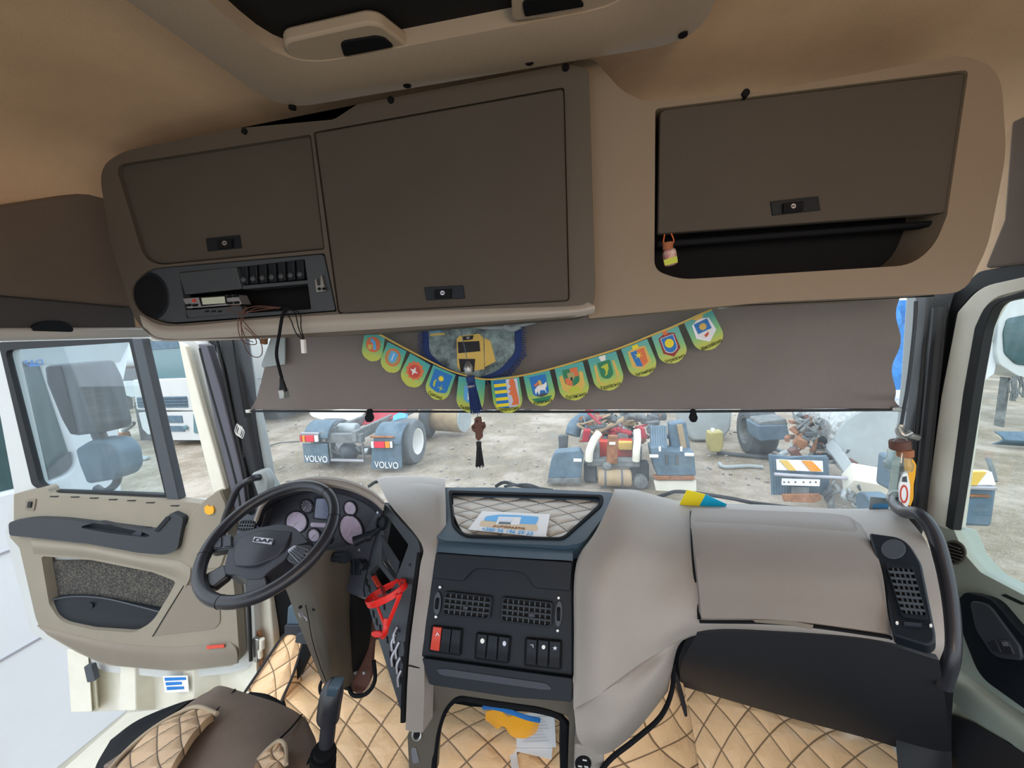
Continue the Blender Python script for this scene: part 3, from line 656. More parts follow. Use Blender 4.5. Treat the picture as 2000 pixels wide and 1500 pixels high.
b = new(); c = at(920, 754, Y0); lathe(b, c, (.1, 0, -1), [(.013, -.003), (.014, 0), (.013, .003)], 16); obj('binding_ring', b, 'silver', t)
plc = PY(Y0 - .006)
b = new(); plate(b, plc, rnd([(927, 816), (938, 815), (940, 828), (944, 824), (948, 835), (942, 842), (941, 848), (942, 855), (934, 862), (928, 855), (929, 846), (922, 841), (920, 832), (926, 828)], 3), t=.012); cr_ = obj('wooden_cross', b, 'wood', t, bev=.003, label='brown wooden cross')
for x, y in ((932, 823), (925, 835), (943, 834)):
    bb = new(); plate(bb, plc.off(.002), ell(x, y, 2, 2, 10), t=.002); obj('bead', bb, 'ink', cr_)
o = tassel(t, (935, 863), (937, 911), .006, .013, 'ink', 45); o['label'] = 'black tassel'

# ================================================================== DASHBOARD
def quiltmat(name, col, seam, rough, strength, wr=0.0):
    m = mat(name, col, rough, spec=.5); n = m.node_tree; bb = n.nodes['Principled BSDF']
    def N(t, **k):
        q = n.nodes.new(t)
        for a_, v_ in k.items(): setattr(q, a_, v_)
        return q
    L = n.links.new; hs = []
    for an in ('qa', 'qb'):
        a_ = N('ShaderNodeAttribute', attribute_name=an); p_ = N('ShaderNodeMath', operation='MULTIPLY'); p_.inputs[1].default_value = math.pi
        s_ = N('ShaderNodeMath', operation='SINE'); b_ = N('ShaderNodeMath', operation='ABSOLUTE')
        L(a_.outputs['Fac'], p_.inputs[0]); L(p_.outputs[0], s_.inputs[0]); L(s_.outputs[0], b_.inputs[0]); hs.append(b_)
    mn = N('ShaderNodeMath', operation='MINIMUM'); L(hs[0].outputs[0], mn.inputs[0]); L(hs[1].outputs[0], mn.inputs[1])
    rp = N('ShaderNodeValToRGB'); e = rp.color_ramp.elements; e[0].position = .03; e[0].color = (*seam, 1); e[1].position = .14; e[1].color = (*col, 1); L(mn.outputs[0], rp.inputs[0])
    L(rp.outputs[0], bb.inputs['Base Color'])
    pw = N('ShaderNodeMath', operation='POWER'); pw.inputs[1].default_value = .5; L(mn.outputs[0], pw.inputs[0])
    tcn = N('ShaderNodeTexCoord'); nz = N('ShaderNodeTexNoise'); nz.inputs['Scale'].default_value = 22; nz.inputs['Detail'].default_value = 3; nz.inputs['Distortion'].default_value = 1.2
    ml = N('ShaderNodeMath', operation='MULTIPLY_ADD'); ml.inputs[1].default_value = wr; L(tcn.outputs['Object'], nz.inputs['Vector']); L(nz.outputs[0], ml.inputs[0]); L(pw.outputs[0], ml.inputs[2])
    bp = N('ShaderNodeBump'); bp.inputs['Strength'].default_value = strength; bp.inputs['Distance'].default_value = .006; L(ml.outputs[0], bp.inputs['Height']); L(bp.outputs[0], bb.inputs['Normal'])
quiltmat('quilt_tan', (.86, .57, .31), (.22, .13, .07), .36, .8, .9)
quiltmat('quilt_cream', (.60, .56, .50), (.16, .15, .14), .5, .9)
quiltmat('quilt_seat', (.50, .34, .20), (.10, .07, .05), .5, .9, .3)
def quilt(name, rows, m, A, B, parent=None, nu=12, nv=12, vec=(0, 0, -.01), puff=.004, label=None):
    """padded sheet; A diamonds across, B diamonds down"""
    vec = V(vec); up = -vec.normalized()
    def d(p, i, j): return p + up * puff * math.sqrt(min(abs(math.sin(math.pi * (j * A + i * B))), abs(math.sin(math.pi * (j * A - i * B)))))
    b = new(); patch(b, rows, nu, nv, vec, d); b.verts.index_update(); o = obj(name, b, m, parent, ang=60, label=label)
    na = (len(rows) - 1) * nv + 1; nb = (len(rows[0]) - 1) * nu + 1
    aa = o.data.attributes.new('qa', 'FLOAT', 'POINT'); ab = o.data.attributes.new('qb', 'FLOAT', 'POINT')
    for k in range(len(o.data.vertices)):
        kk = k % (na * nb); i, j = kk // nb / (na - 1), kk % nb / (nb - 1)
        aa.data[k].value = j * A + i * B; ab.data[k].value = j * A - i * B + 10
    return o

t = thing('dashboard', 'grey truck dashboard running the full width of the cab under the windscreen', 'dashboard')
# passenger side sweep
rows_cols = [
 [(1195, 958, 1.42), (1200, 963, 1.16), (1165, 1040, 1.02), (1125, 1105, .955), (1121, 1250, .87), (1120, 1385, .80)],
 [(1240, 960, 1.42), (1245, 966, 1.22), (1215, 1050, 1.00), (1180, 1140, .90), (1175, 1260, .84), (1180, 1352, .80)],
 [(1300, 975, 1.42), (1305, 981, 1.26), (1290, 1060, 1.04), (1275, 1150, .94), (1270, 1240, .88), (1280, 1292, .87)],
 [(1350, 983, 1.42), (1352, 989, 1.26), (1355, 1060, 1.05), (1360, 1130, .96), (1366, 1205, .91), (1362, 1240, .92)],
 [(1500, 988, 1.42), (1505, 995, 1.24), (1515, 1060, 1.02), (1525, 1130, .93), (1535, 1215, .87), (1535, 1240, .88)],
 [(1640, 996, 1.40), (1645, 1003, 1.20), (1670, 1060, .99), (1700, 1140, .90), (1725, 1235, .83), (1725, 1262, .84)],
 [(1755, 995, 1.30), (1765, 1003, 1.16), (1810, 1060, .99), (1835, 1150, .88), (1845, 1250, .82), (1835, 1290, .82)]]
b = new(); patch(b, [pp(*c) for c in rows_cols], 6, 7, (0, .03, -.01)); obj('passenger_top', b, 'dash', t, ang=60)
# glove box lid
g = [[(1358, 1004, 1.17), (1500, 1010, 1.13), (1660, 1019, 1.10), (1695, 1040, 1.06)], [(1356, 1035, 1.07), (1508, 1040, 1.04), (1672, 1050, 1.0), (1708, 1068, .975)], [(1360, 1100, .975), (1520, 1102, .94), (1690, 1115, .905), (1724, 1122, .89)],
     [(1366, 1160, .925), (1530, 1165, .885), (1705, 1185, .85), (1733, 1192, .84)], [(1370, 1207, .89), (1535, 1212, .85), (1715, 1235, .815), (1741, 1242, .81)]]
b = new(); patch(b, [pp(*r_) for r_ in g], 6, 6, (0, .04, 0)); gl = obj('glove_box_lid', b, 'glove', t, bev=.005, ang=60)
b = new(); patch(b, [pp(*[(x, y, Y - .006) for x, y, Y in r_]) for r_ in ([(1470, 1211, .872), (1540, 1213, .855), (1590, 1222, .845)], [(1475, 1216, .872), (1540, 1222, .855), (1585, 1230, .845)])], 4, 2, (0, .02, 0)); obj('lid_grip', b, 'door_trim2', gl, bev=.001)
b = new(); tube(b, pp((1350, 1000, 1.2), (1351, 1035, 1.085), (1355, 1100, .99), (1361, 1160, .94), (1366, 1210, .905)), .004); obj('gap_seal', b, 'blackm', t)
b = new(); tube(b, pp((1366, 1214, .895), (1535, 1218, .862), (1715, 1241, .823), (1742, 1247, .817)), .0035, sub=8); obj('gap_seal', b, 'blackm', t)
b = new(); patch(b, [pp(*r_) for r_ in ([(1362, 1236, .915), (1535, 1237, .87), (1700, 1252, .83), (1835, 1290, .81)], [(1330, 1300, 1.0), (1535, 1330, 1.0), (1700, 1380, .98), (1850, 1400, .95)], [(1330, 1340, 1.25), (1535, 1400, 1.2), (1720, 1450, 1.15), (1860, 1500, 1.1)])], 6, 6, (0, .02, .01)); obj('shaded_underdash', b, 'pillar', t)  # lower dash shell; shadow under the dash is put into its dark colour
# vent and panel at the far right
pv = Pl(at(1700, 1050, 1.00), at(1790, 1060, .965), at(1760, 1260, .79), off=.02)
b = new(); plate(b, pv, rnd([(1697, 1040, 6), (1770, 1050, 30), (1800, 1100, 10), (1830, 1250, 20), (1815, 1262, 10), (1745, 1240, 6), (1726, 1140, 6)], 6), t=.03); vp_ = obj('side_vent_panel', b, 'black', t, bev=.006)
b = new(); plate(b, pv.off(.002), ell(1745, 1072, 24, 19), t=.004); obj('blank_disc', b, 'greyp', vp_, bev=.001)
def grille(pl, quad, nx, ny, par, knob=None):
    a, b_, c_, d_ = quad
    def q(u, v):
        x = (a[0] * (1 - u) + b_[0] * u) * (1 - v) + (d_[0] * (1 - u) + c_[0] * u) * v; y = (a[1] * (1 - u) + b_[1] * u) * (1 - v) + (d_[1] * (1 - u) + c_[1] * u) * v; return x, y
    bb = new(); plate(bb, pl.off(.0015), rnd(quad, 6), t=.002); g_ = obj('vent', bb, 'void', par)
    bb = new(); plate(bb, pl.off(.006), rnd([q(-.03, -.05), q(1.03, -.05), q(1.03, 1.05), q(-.03, 1.05)], 7), [rnd([q(.02, .03), q(.98, .03), q(.98, .97), q(.02, .97)], 5)], t=.006); obj('vent_frame', bb, 'black', g_, bev=.001)
    for i in range(1, ny):
        bb = new(); bar(bb, pl.off(.006)(*q(0, i / ny)), pl.off(.006)(*q(1, i / ny)), .003, .004); obj('louvre', bb, 'greyp', g_)
    for i in range(1, nx):
        bb = new(); bar(bb, pl.off(.003)(*q(i / nx, 0)), pl.off(.003)(*q(i / nx, 1)), .0028, .004); obj('fin', bb, 'greyp', g_)
    if knob:
        bb = new(); plate(bb, pl.off(.010), [q(knob[0] - .05, knob[1] - .09), q(knob[0] + .05, knob[1] - .09), q(knob[0] + .05, knob[1] + .09), q(knob[0] - .05, knob[1] + .09)], t=.008); obj('vent_slider', bb, 'hub', g_, bev=.001)
    return g_
grille(pv, [(1732, 1105), (1782, 1108), (1810, 1205), (1762, 1200)], 5, 8, t)
for x, y in ((1752, 1216), (1818, 1221)):
    b = new(); plate(b, pv.off(.003), ell(x, y, 3, 3, 12), t=.003); obj('dot_mark', b, 'white', vp_)
b = new(); plate(b, pv.off(.004), [(1765, 1214), (1800, 1217), (1801, 1223), (1766, 1220)], t=.004); obj('vent_slider', b, 'hub', vp_)

# light lower support right of the console
b = new(); patch(b, [pp(*r_) for r_ in ([(1119, 1372, .82), (1180, 1350, .80), (1262, 1290, .86), (1352, 1236, .925)], [(1122, 1395, .80), (1200, 1395, .785), (1290, 1310, .85), (1325, 1262, .94)], [(1128, 1440, .78), (1205, 1430, .78), (1290, 1350, .87), (1312, 1312, .96)], [(1150, 1470, .78), (1190, 1470, .80), (1245, 1425, .88), (1305, 1350, 1.0)])], 6, 6, (0, .03, 0)); obj('lower_support', b, 'dash', t, ang=60)
b = new(); tube(b, pp((1316, 1300, .97), (1312, 1350, .97), (1290, 1400, .92), (1240, 1445, .87), (1195, 1480, .83), (1170, 1510, .8)), .006); obj('edge_seal', b, 'blackm', t)

# strip between cluster and console
b = new(); patch(b, [pp(*r_) for r_ in ([(735, 936, 1.42), (800, 936, 1.42), (860, 942, 1.42)], [(742, 948, 1.28), (800, 947, 1.28), (856, 951, 1.22)], [(762, 986, 1.13), (812, 1000, 1.10), (856, 1005, 1.08)], [(822, 1060, 1.0), (838, 1064, .995), (854, 1075, .985)], [(820, 1110, .97), (832, 1130, .955), (845, 1135, .95)], [(803, 1240, .89), (815, 1240, .885), (829, 1240, .88)], [(796, 1330, .84), (812, 1335, .835), (829, 1335, .83)], [(792, 1425, .80), (806, 1430, .8), (826, 1430, .8)])], 5, 6, (.01, .04, 0)); obj('centre_strip', b, 'dash', t, ang=60)
b = new(); tube(b, pp((798, 1300, .853), (812, 1303, .85), (828, 1306, .846)), .0015); obj('joint_line', b, 'blackm', t)

# instrument cluster and hood
PCl = Pl(at(530, 1040, 1.12), at(720, 1060, 1.10), at(640, 955, 1.17))
ci = thing('instrument_cluster', 'round-dialled instrument cluster under a curved hood behind the steering wheel', 'instrument cluster')
b = new(); plate(b, PCl, rnd([(512, 1040, 20), (520, 985, 40), (565, 950, 40), (640, 940, 60), (705, 955, 40), (742, 985, 10), (735, 1010, 20), (715, 1090, 10), (640, 1100, 20), (540, 1075, 20)]), t=.04); obj('cluster_face', b, 'hub', ci, bev=.004)
arc = [(500, 1010), (512, 980), (535, 958), (570, 945), (610, 938), (650, 939), (690, 948), (725, 965), (748, 985)]
b = new()
rowsH = [pp(*[(x, y, 1.16) for x, y in arc]), pp(*[(x, y - 2, 1.07) for x, y in arc]), pp(*[(x, y + 13, 1.06) for x, y in arc]), [PCl(x + (640 - x) * .06, y + 24) for x, y in arc]]
patch(b, rowsH[:3], 5, 4, (0, .008, .004)); obj('hood', b, 'dash', ci, ang=60)
b = new(); patch(b, rowsH[2:], 5, 4, (0, .006, .004)); obj('hood_lining', b, 'hub', ci, ang=60)
b = new(); tube(b, [p + V((0, 0, -.002)) for p in pp(*[(x, y + 5, 1.06) for x, y in arc])], .007, sub=5); obj('hood_rim', b, 'dash', ci)
def gauge(x, y, rx, ry, m='gaugeface', tick=True):
    b = new(); plate(b, PCl.off(.004), ell(x, y, rx + 3, ry + 3, 32, -20), [ell(x, y, rx, ry, 32, -20)], t=.006); g_ = obj('gauge', b, 'black', ci, bev=.001)
    b = new(); plate(b, PCl.off(.0015), ell(x, y, rx, ry, 32, -20), t=.002); obj('dial', b, m, g_)
    b = new(); bar(b, PCl.off(.004)(x, y), PCl.off(.004)(x - rx * .5, y + ry * .55), .0018, .0012); obj('needle', b, 'white', g_)
    for k in range(9):
        a = math.radians(130 + 280 * k / 8); b = new() if k == 0 else b
        bar(b, PCl.off(.0025)(x + rx * .72 * math.cos(a), y + ry * .72 * math.sin(a)), PCl.off(.0025)(x + rx * .9 * math.cos(a), y + ry * .9 * math.sin(a)), .001, .0006)
    obj('scale_marks', b, 'white', g_)
mat('gaugeface', (.50, .42, .58), .35, spec=.6, var=.25, vs_=30); mat('gaugedark', (.07, .06, .10), .3)
gauge(578, 1020, 20, 20); gauge(685, 1035, 21, 29); gauge(598, 989, 11, 12, 'gaugedark'); gauge(683, 993, 11, 13); gauge(612, 1046, 11, 12); gauge(637, 1050, 9, 11, 'gaugedark')
mat('screen', (.12, .14, .28), .2, spec=.7, var=.4, vs_=20)
b = new(); plate(b, PCl.off(.003), rnd([(614, 970), (650, 970), (648, 1018), (610, 1014)], 4), t=.004); sc = obj('screen_frame', b, 'black', ci, bev=.001)
b = new(); plate(b, PCl.off(.004), rnd([(618, 974), (648, 974), (646, 1014), (614, 1011)], 3), t=.002); obj('screen', b, 'screen', sc)
b = new(); plate(b, PCl.off(.003), rnd([(606, 1020), (650, 1022), (650, 1031), (606, 1029)], 4), t=.004); obj('strip_display', b, 'gaugeface', ci, bev=.001)
# left vent panel with light knob
pk = Pl(at(455, 1050, 1.10), at(515, 1040, 1.09), at(500, 975, 1.15))
b = new(); plate(b, pk, rnd([(455, 1062), (478, 986), (502, 974), (524, 974), (510, 1030), (498, 1062)], 6), t=.03); lv = obj('left_vent_panel', b, 'hub', t, bev=.004)
grille(pk, [(470, 1017), (499, 1018), (495, 1036), (464, 1036)], 6, 3, t)
b = new(); c = pk(492, 998); lathe(b, c, pk.n, [(.014, 0), (.014, .004), (.011, .006), (.010, .02), (.007, .024)], 24); obj('light_knob', b, 'black', lv)
# panel right of the column with switches, stalks, knob
pq_ = Pl(at(640, 1090, 1.08), at(720, 1100, 1.05), at(700, 1000, 1.12))
b = new(); plate(b, pq_, rnd([(600, 1085), (700, 1060), (738, 995), (746, 1000), (722, 1080), (708, 1150), (712, 1168), (690, 1162), (645, 1140)], 4), t=.04); kp = obj('knee_panel', b, 'hub', t, bev=.004)
b = new(); patch(b, [pp((640, 1130, 1.06), (680, 1128, 1.05), (712, 1135, 1.04)), pp((645, 1150, 1.07), (685, 1158, 1.06), (714, 1166, 1.05)), pp((660, 1160, 1.12), (690, 1168, 1.12), (714, 1172, 1.12))], 4, 4, (0, .02, 0)); obj('knee_bolster', b, 'dash', t)
for i in range(3):
    x = 678 + i * 10
    b = new(); plate(b, pq_.off(.006), rnd([(x - 4.5, 1092), (x + 4, 1092), (x + 4, 1124), (x - 4, 1123)], 2), t=.01); obj('rocker_switch', b, 'black', kp, bev=.0015)
b = new(); lathe(b, pq_(712, 1103), pq_.n, [(.016, 0), (.016, .012), (.012, .022), (.003, .024)], 24); obj('rotary_knob', b, 'black', kp)
for x, y in ((702, 1074), (738, 1001)):
    b = new(); lathe(b, pq_(x, y), pq_.n, [(.004, 0), (.004, .002)], 12); obj('screw', b, 'silver', kp)

# angled pocket panel facing the driver
pkt = thing('pocket_panel', 'dark angled side panel with storage pockets and slots right of the steering wheel', 'storage panel')
PP = Pl(at(735, 1000, 1.13), at(820, 1075, 1.0), at(795, 1390, .82))
b = new(); plate(b, PP, rnd([(738, 988, 3), (752, 984, 8), (818, 1056, 10), (821, 1085, 10), (800, 1230, 3), (791, 1408, 3), (780, 1380, 3), (715, 1170, 3), (707, 1130, 3), (735, 1040, 3)], 4),
                 [rnd([(756, 1008, 4), (798, 1064, 4), (772, 1134, 6), (745, 1098, 3), (746, 1060, 3)]), rnd([(737, 1102, 2), (768, 1142, 3), (760, 1160, 3), (735, 1150, 3), (722, 1118, 3)])], t=.022, vec=None)
obj('panel', b, 'greyp', pkt, bev=.003)
b = new(); plate(b, PP.off(-.085), [(730, 990), (815, 1060), (800, 1170), (715, 1170)], t=.004); obj('pocket_back', b, 'blackm', pkt)
b = new(); bar(b, PP.off(-.002)(744, 1056), PP.off(-.002)(778, 1110), .004, .05); obj('shelf', b, 'greyp', pkt, label='light grey shelf edge')
b = new(); patch(b, [[PP.off(-.005)(742, 1088), PP.off(-.005)(772, 1132)], [PP.off(-.06)(750, 1080), PP.off(-.06)(780, 1112)]], 4, 4, (0, 0, -.004)); obj('shelf', b, 'paper', pkt, label='paler shelf sheet')
b = new()
for i, (x, y) in enumerate([(716, 1138), (721, 1150), (729, 1200), (735, 1215), (742, 1228), (756, 1250), (766, 1262), (775, 1275), (762, 1280), (770, 1296), (778, 1312), (786, 1290), (783, 1330), (788, 1350), (750, 1185), (790, 1262)]):
    plate(b, PP.off(.0006), [(x - 2, y - 9), (x + 2, y - 7), (x + 3, y + 8), (x - 1, y + 5)], t=.001)
o = obj('slot_pattern', b, 'void', pkt)
for i, (x, y) in enumerate([(768, 1255), (776, 1270), (768, 1285), (778, 1300), (780, 1325), (772, 1240)]):
    b = new(); tube(b, [PP.off(.002)(x + 4, y - 16), PP.off(.006)(x - 3, y), PP.off(.002)(x - 2, y + 16)], .0035, flat=tuple(PP.n)); obj('slot_rib', b, 'silver', pkt)
for x, y in ((801, 1103), (780, 1232), (752, 1040)):
    b = new(); lathe(b, PP(x, y), PP.n, [(.004, 0), (.004, .002)], 12); obj('screw', b, 'ink', pkt)
b = new(); tube(b, [PP.off(.001)(x, y) for x, y in ((820, 1080), (812, 1140), (798, 1240), (790, 1340), (788, 1410))], .008); obj('edge_seal', b, 'blackm', pkt)
# red bottle cage
cg = thing('bottle_cage', 'bright red plastic bottle cage screwed to the dark pocket panel', 'bottle holder')
PG = PP.off(.045); c0 = PG(755, 1158)
ux = (PG(785, 1150) - PG(725, 1166)); rr = ux.length * .5; ux.normalize(); uz = V((0, 0, 1)) - ux * ux.z; uz.normalize(); uy = uz.cross(ux)
b = new(); K = 40
prof = [(0, -.009), (0, .009), (.003, .009), (.003, -.009)]
rg = [[b.verts.new(c0 + (ux * math.cos(2 * math.pi * k / K) + uy * .8 * math.sin(2 * math.pi * k / K)) * (rr - q[0]) + uz * (q[1] + .0 * k)) for q in prof] for k in range(K)]
for k in range(K):
    for i in range(4): b.faces.new((rg[k][i], rg[k][(i + 1) % 4], rg[(k + 1) % K][(i + 1) % 4], rg[(k + 1) % K][i]))
obj('ring', b, 'red', cg, bev=.001)
f_ = PP.off(.062)
b = new(); bar(b, f_(730, 1166), f_(752, 1224), .006, .011); bar(b, f_(782, 1160), f_(756, 1224), .006, .011); bar(b, f_(731, 1170), f_(781, 1164), .006, .009); obj('triangle_arms', b, 'red', cg, bev=.002)
b = new(); tube(b, [f_(755, 1208), f_(753, 1232), PP.off(.05)(748, 1243)], .008, flat=tuple(PP.n)); obj('stem', b, 'red', cg)
b = new(); plate(b, PP.off(.055), rnd([(725, 1233, 5), (742, 1232, 5), (748, 1242, 5), (735, 1247, 5), (724, 1242, 5)], 4), t=.02); obj('foot', b, 'red', cg, bev=.004)
b = new(); tube(b, [PP.off(.05)(783, 1160), PP.off(.03)(784, 1145), PP.off(.02)(778, 1135), PP.off(.015)(774, 1133)], .0045); obj('top_hook', b, 'red', cg)
b = new(); bar(b, PP.off(.008)(730, 1126), PP.off(.02)(741, 1145), .014, .008)
tag(obj('red_lighter', b, 'redb', bev=.002), 'red ribbed plastic stick poking out of the small pocket above the bottle cage', 'lighter')
b = new(); bar(b, PP.off(.02)(744, 1145), PP.off(.03)(752, 1163), .010, .006)
tag(obj('red_label_strip', b, 'maroon', bev=.001), 'dark red and white strip seen through the ring of the bottle cage', 'strip')

# ------------------------------------------------------------------ centre console
t = thing('centre_console', 'black centre console with vents, rocker switches and an open top tray', 'centre console')
PN = Pl(at(852, 1080, .975), at(1118, 1096, .975), at(970, 1300, .85))
b = new(); plate(b, PN.off(-.004), [(850, 1078), (1119, 1096), (1121, 1324), (822, 1284)], t=.05); obj('fascia', b, 'black', t, bev=.006, seg=3)
b = new(); patch(b, [[p for p in pp((866, 1045, 1.02), (930, 1052, 1.015), (1040, 1058, 1.015), (1122, 1058, 1.03))], pp((856, 1060, .99), (930, 1066, .985), (1040, 1072, .985), (1119, 1076, .985)), [PN.off(.002)(852, 1078), PN.off(.004)(930, 1084), PN.off(.004)(1040, 1091), PN.off(.002)(1119, 1095)]], 6, 6, (0, .03, -.005)); obj('hood_front', b, 'console_blue', t, ang=60)
PT = Pl(at(885, 962, 1.25), at(1180, 972, 1.22), at(900, 1048, 1.015))
b = new(); plate(b, PT, rnd([(853, 952, 6), (1000, 952, 2), (1200, 962, 12), (1205, 975, 10), (1140, 1060, 14), (1105, 1066, 3), (870, 1056, 3), (853, 1050, 4)]), [rnd([(880, 962, 6), (1174, 970, 10), (1170, 985, 8), (1098, 1050, 12), (910, 1045, 14), (886, 1025, 12)])], t=.045)
obj('tray_surround', b, 'console_blue', t, bev=.008, seg=3)
b = new(); plate(b, PT.off(.0035), rnd([(876, 957, 6), (1180, 966, 10), (1176, 987, 8), (1101, 1053, 12), (907, 1048, 14), (882, 1027, 12)]), [rnd([(881, 962, 6), (1173, 970, 10), (1169, 985, 8), (1098, 1049, 12), (910, 1044, 14), (887, 1025, 12)])], t=.01); obj('tray_lip', b, 'blackm', t, bev=.002)
PM = PT.off(-.018)
def prow(x0, y0, x1, y1, n=4): return [PM(x0 + (x1 - x0) * i / n, y0 + (y1 - y0) * i / n) for i in range(n + 1)]
qm = quilt('quilted_tray_mat', [prow(885, 970, 1180, 978), prow(886, 992, 1162, 1000), prow(889, 1012, 1132, 1025), prow(905, 1044, 1105, 1054)], 'quilt_cream', 4.2, 3.6, None, 14, 14, (0, 0, -.008), .004)
tag(qm, 'cream diamond-quilted mat lying in the tray on top of the centre console', 'mat')
# card
cd = thing('business_card', 'white printed card with a blue and yellow truck picture on the quilted tray mat', 'card')
PCd = PM.off(.012)
b = new(); plate(b, PCd, [(942, 998), (1074, 1004), (1066, 1050), (914, 1034)], t=.001); obj('card', b, 'paper', cd)
def cdp(P, m, k, n='printed_patch'): bb = new(); plate(bb, PCd.off(k), P, t=.0004); return obj(n, bb, m, cd)
cdp(rnd([(950, 1008), (975, 1005), (1010, 1006), (1052, 1009), (1050, 1017), (1046, 1024), (1015, 1023), (944, 1016)], 3), 'bluelite', .0012)
mat('pale_orange', (.75, .60, .42), .7); cdp(rnd([(940, 1017), (1012, 1022), (1050, 1025), (1050, 1036), (985, 1032), (936, 1026)], 3), 'pale_orange', .0010)
cdp([(974, 1009), (1018, 1010), (1014, 1025), (968, 1024)], 'paper', .0018, 'printed_truck'); cdp([(976, 1011), (1002, 1012), (999, 1018), (974, 1017)], 'silver', .0022, 'printed_window'); cdp([(975, 1019), (998, 1020), (997, 1024), (973, 1023)], 'fender', .0022, 'printed_grille')
uxx = PCd(1060, 1040) - PCd(930, 1028); uyy = PCd(942, 998) - PCd(914, 1034)
text('+380 96 196 29 23', 'bluelite', PCd.off(.0016)(990, 1037.5), uxx, uyy, .02, cd, fitw=(PCd(1040, 1042) - PCd(940, 1034)).length)
text('AUTOPASTIR', 'rust', PCd.off(.0018)(994, 1030), uxx, uyy, .012, cd, fitw=(PCd(1026, 1034) - PCd(963, 1028)).length)
# fascia details
b = new(); plate(b, PN.off(.007), rnd([(851, 1080, 3), (1118, 1098, 3), (1114, 1155, 3), (1043, 1149, 8), (1030, 1124, 10), (1012, 1117, 10), (928, 1110, 12), (914, 1124, 8), (904, 1136, 6), (844, 1129, 3)]), t=.012); obj('flap', b, 'black', t, bev=.002)
grille(PN, [(870, 1157), (959, 1167), (954, 1208), (865, 1199)], 8, 4, t, (.47, .62)); grille(PN, [(982, 1168), (1077, 1178), (1075, 1223), (979, 1212)], 9, 4, t, (.6, .62))
for x, y0, y1 in ((854, 1160, 1197), (1091, 1178, 1220)):
    b = new(); plate(b, PN.off(.001), ell(x, (y0 + y1) / 2, 7, (y1 - y0) / 2 + 4, 24, 4), t=.002); w_ = obj('thumb_wheel_slot', b, 'greyp', t)
    b = new(); c = PN(x, (y0 + y1) / 2); axx = V((1, 0, 0)); R_ = (PN(x, y0) - PN(x, y1)).length * .42; lathe(b, c - axx * .004 - PN.n * .012, axx, [(R_, 0), (R_ * 1.02, .004), (R_, .008)], 24); obj('thumb_wheel', b, 'blackm', w_)
for x, y in ((859, 1147), (851, 1205), (1091, 1168), (1089, 1232)):
    b = new(); plate(b, PN.off(.002), ell(x, y, 2.6, 2.6, 12), t=.003); obj('dot_mark', b, 'white', t)
sw = [[(846, 1224), (862, 1226), (857, 1272), (840, 1269)], [(864, 1227), (881, 1229), (876, 1275), (859, 1272)], [(883, 1229), (900, 1231), (896, 1278), (878, 1275)],
      [(933, 1238), (951, 1240), (947, 1287), (930, 1284)], [(954, 1240), (972, 1243), (969, 1290), (949, 1287)], [(975, 1243), (995, 1246), (990, 1293), (971, 1290)],
      [(1029, 1248), (1048, 1250), (1046, 1300), (1027, 1297)], [(1052, 1250), (1071, 1252), (1069, 1303), (1049, 1300)], [(1074, 1252), (1094, 1254), (1093, 1305), (1072, 1303)]]
for k in range(3):
    A, B = sw[3 * k], sw[3 * k + 2]
    b = new(); plate(b, PN.off(.002), rnd([(A[0][0] - 4, A[0][1] - 3), (B[1][0] + 4, B[1][1] - 3), (B[2][0] + 4, B[2][1] + 4), (A[3][0] - 4, A[3][1] + 4)], 5), t=.004); obj('switch_frame', b, 'blackm', t, bev=.001)
for i, q in enumerate(sw):
    b = new(); A, B, C_, D = q; mA, mB = ((A[0] + D[0]) / 2, (A[1] + D[1]) / 2), ((B[0] + C_[0]) / 2, (B[1] + C_[1]) / 2)
    patch(b, [[PN.off(.010)(*A), PN.off(.010)(*B)], [PN.off(.007)(*mA), PN.off(.007)(*mB)], [PN.off(.012)(*D), PN.off(.012)(*C_)]], 2, 5, tuple(-PN.n * .012)); s_ = obj('rocker_switch', b, 'redb' if i == 0 else 'black', t, bev=.0012, label='red rocker switch' if i == 0 else None)
    ic = {0: [(-4, 4), (0, -3), (4, 4), (2.6, 4), (0, -.6), (-2.6, 4)], 3: ell(0, 0, 4, 5, 14), 5: ell(0, 0, 3.5, 5, 14), 6: [(-3, -3), (3, -3), (3, 3), (2, 3), (2, -2), (-3, -2)], 7: ell(0, 0, 3.6, 4.4, 8), 8: starr(0, 0, 5, 2, 5)}.get(i)
    if ic:
        cx, cy = (A[0] + B[0]) / 2, A[1] + 14; b = new(); plate(b, PN.off(.0108), [(cx + x, cy + y) for x, y in ic], t=.002); obj('symbol', b, 'white' if i in (0, 3, 7) else 'silver', s_)
PD_ = PN.off(.012)
b = new(); plate(b, PD_, rnd([(824, 1285, 4), (1118, 1325, 4), (1117, 1371, 4), (1000, 1362, 3), (838, 1337, 6)], 4), t=.06); dr = obj('drawer', b, 'black', t, bev=.004)
b = new(); plate(b, PD_.off(.002), rnd([(850, 1306), (870, 1305), (1070, 1334), (1081, 1349), (1060, 1349), (858, 1320)], 9), t=.006); obj('pull_scoop', b, 'hub', dr, bev=.003)
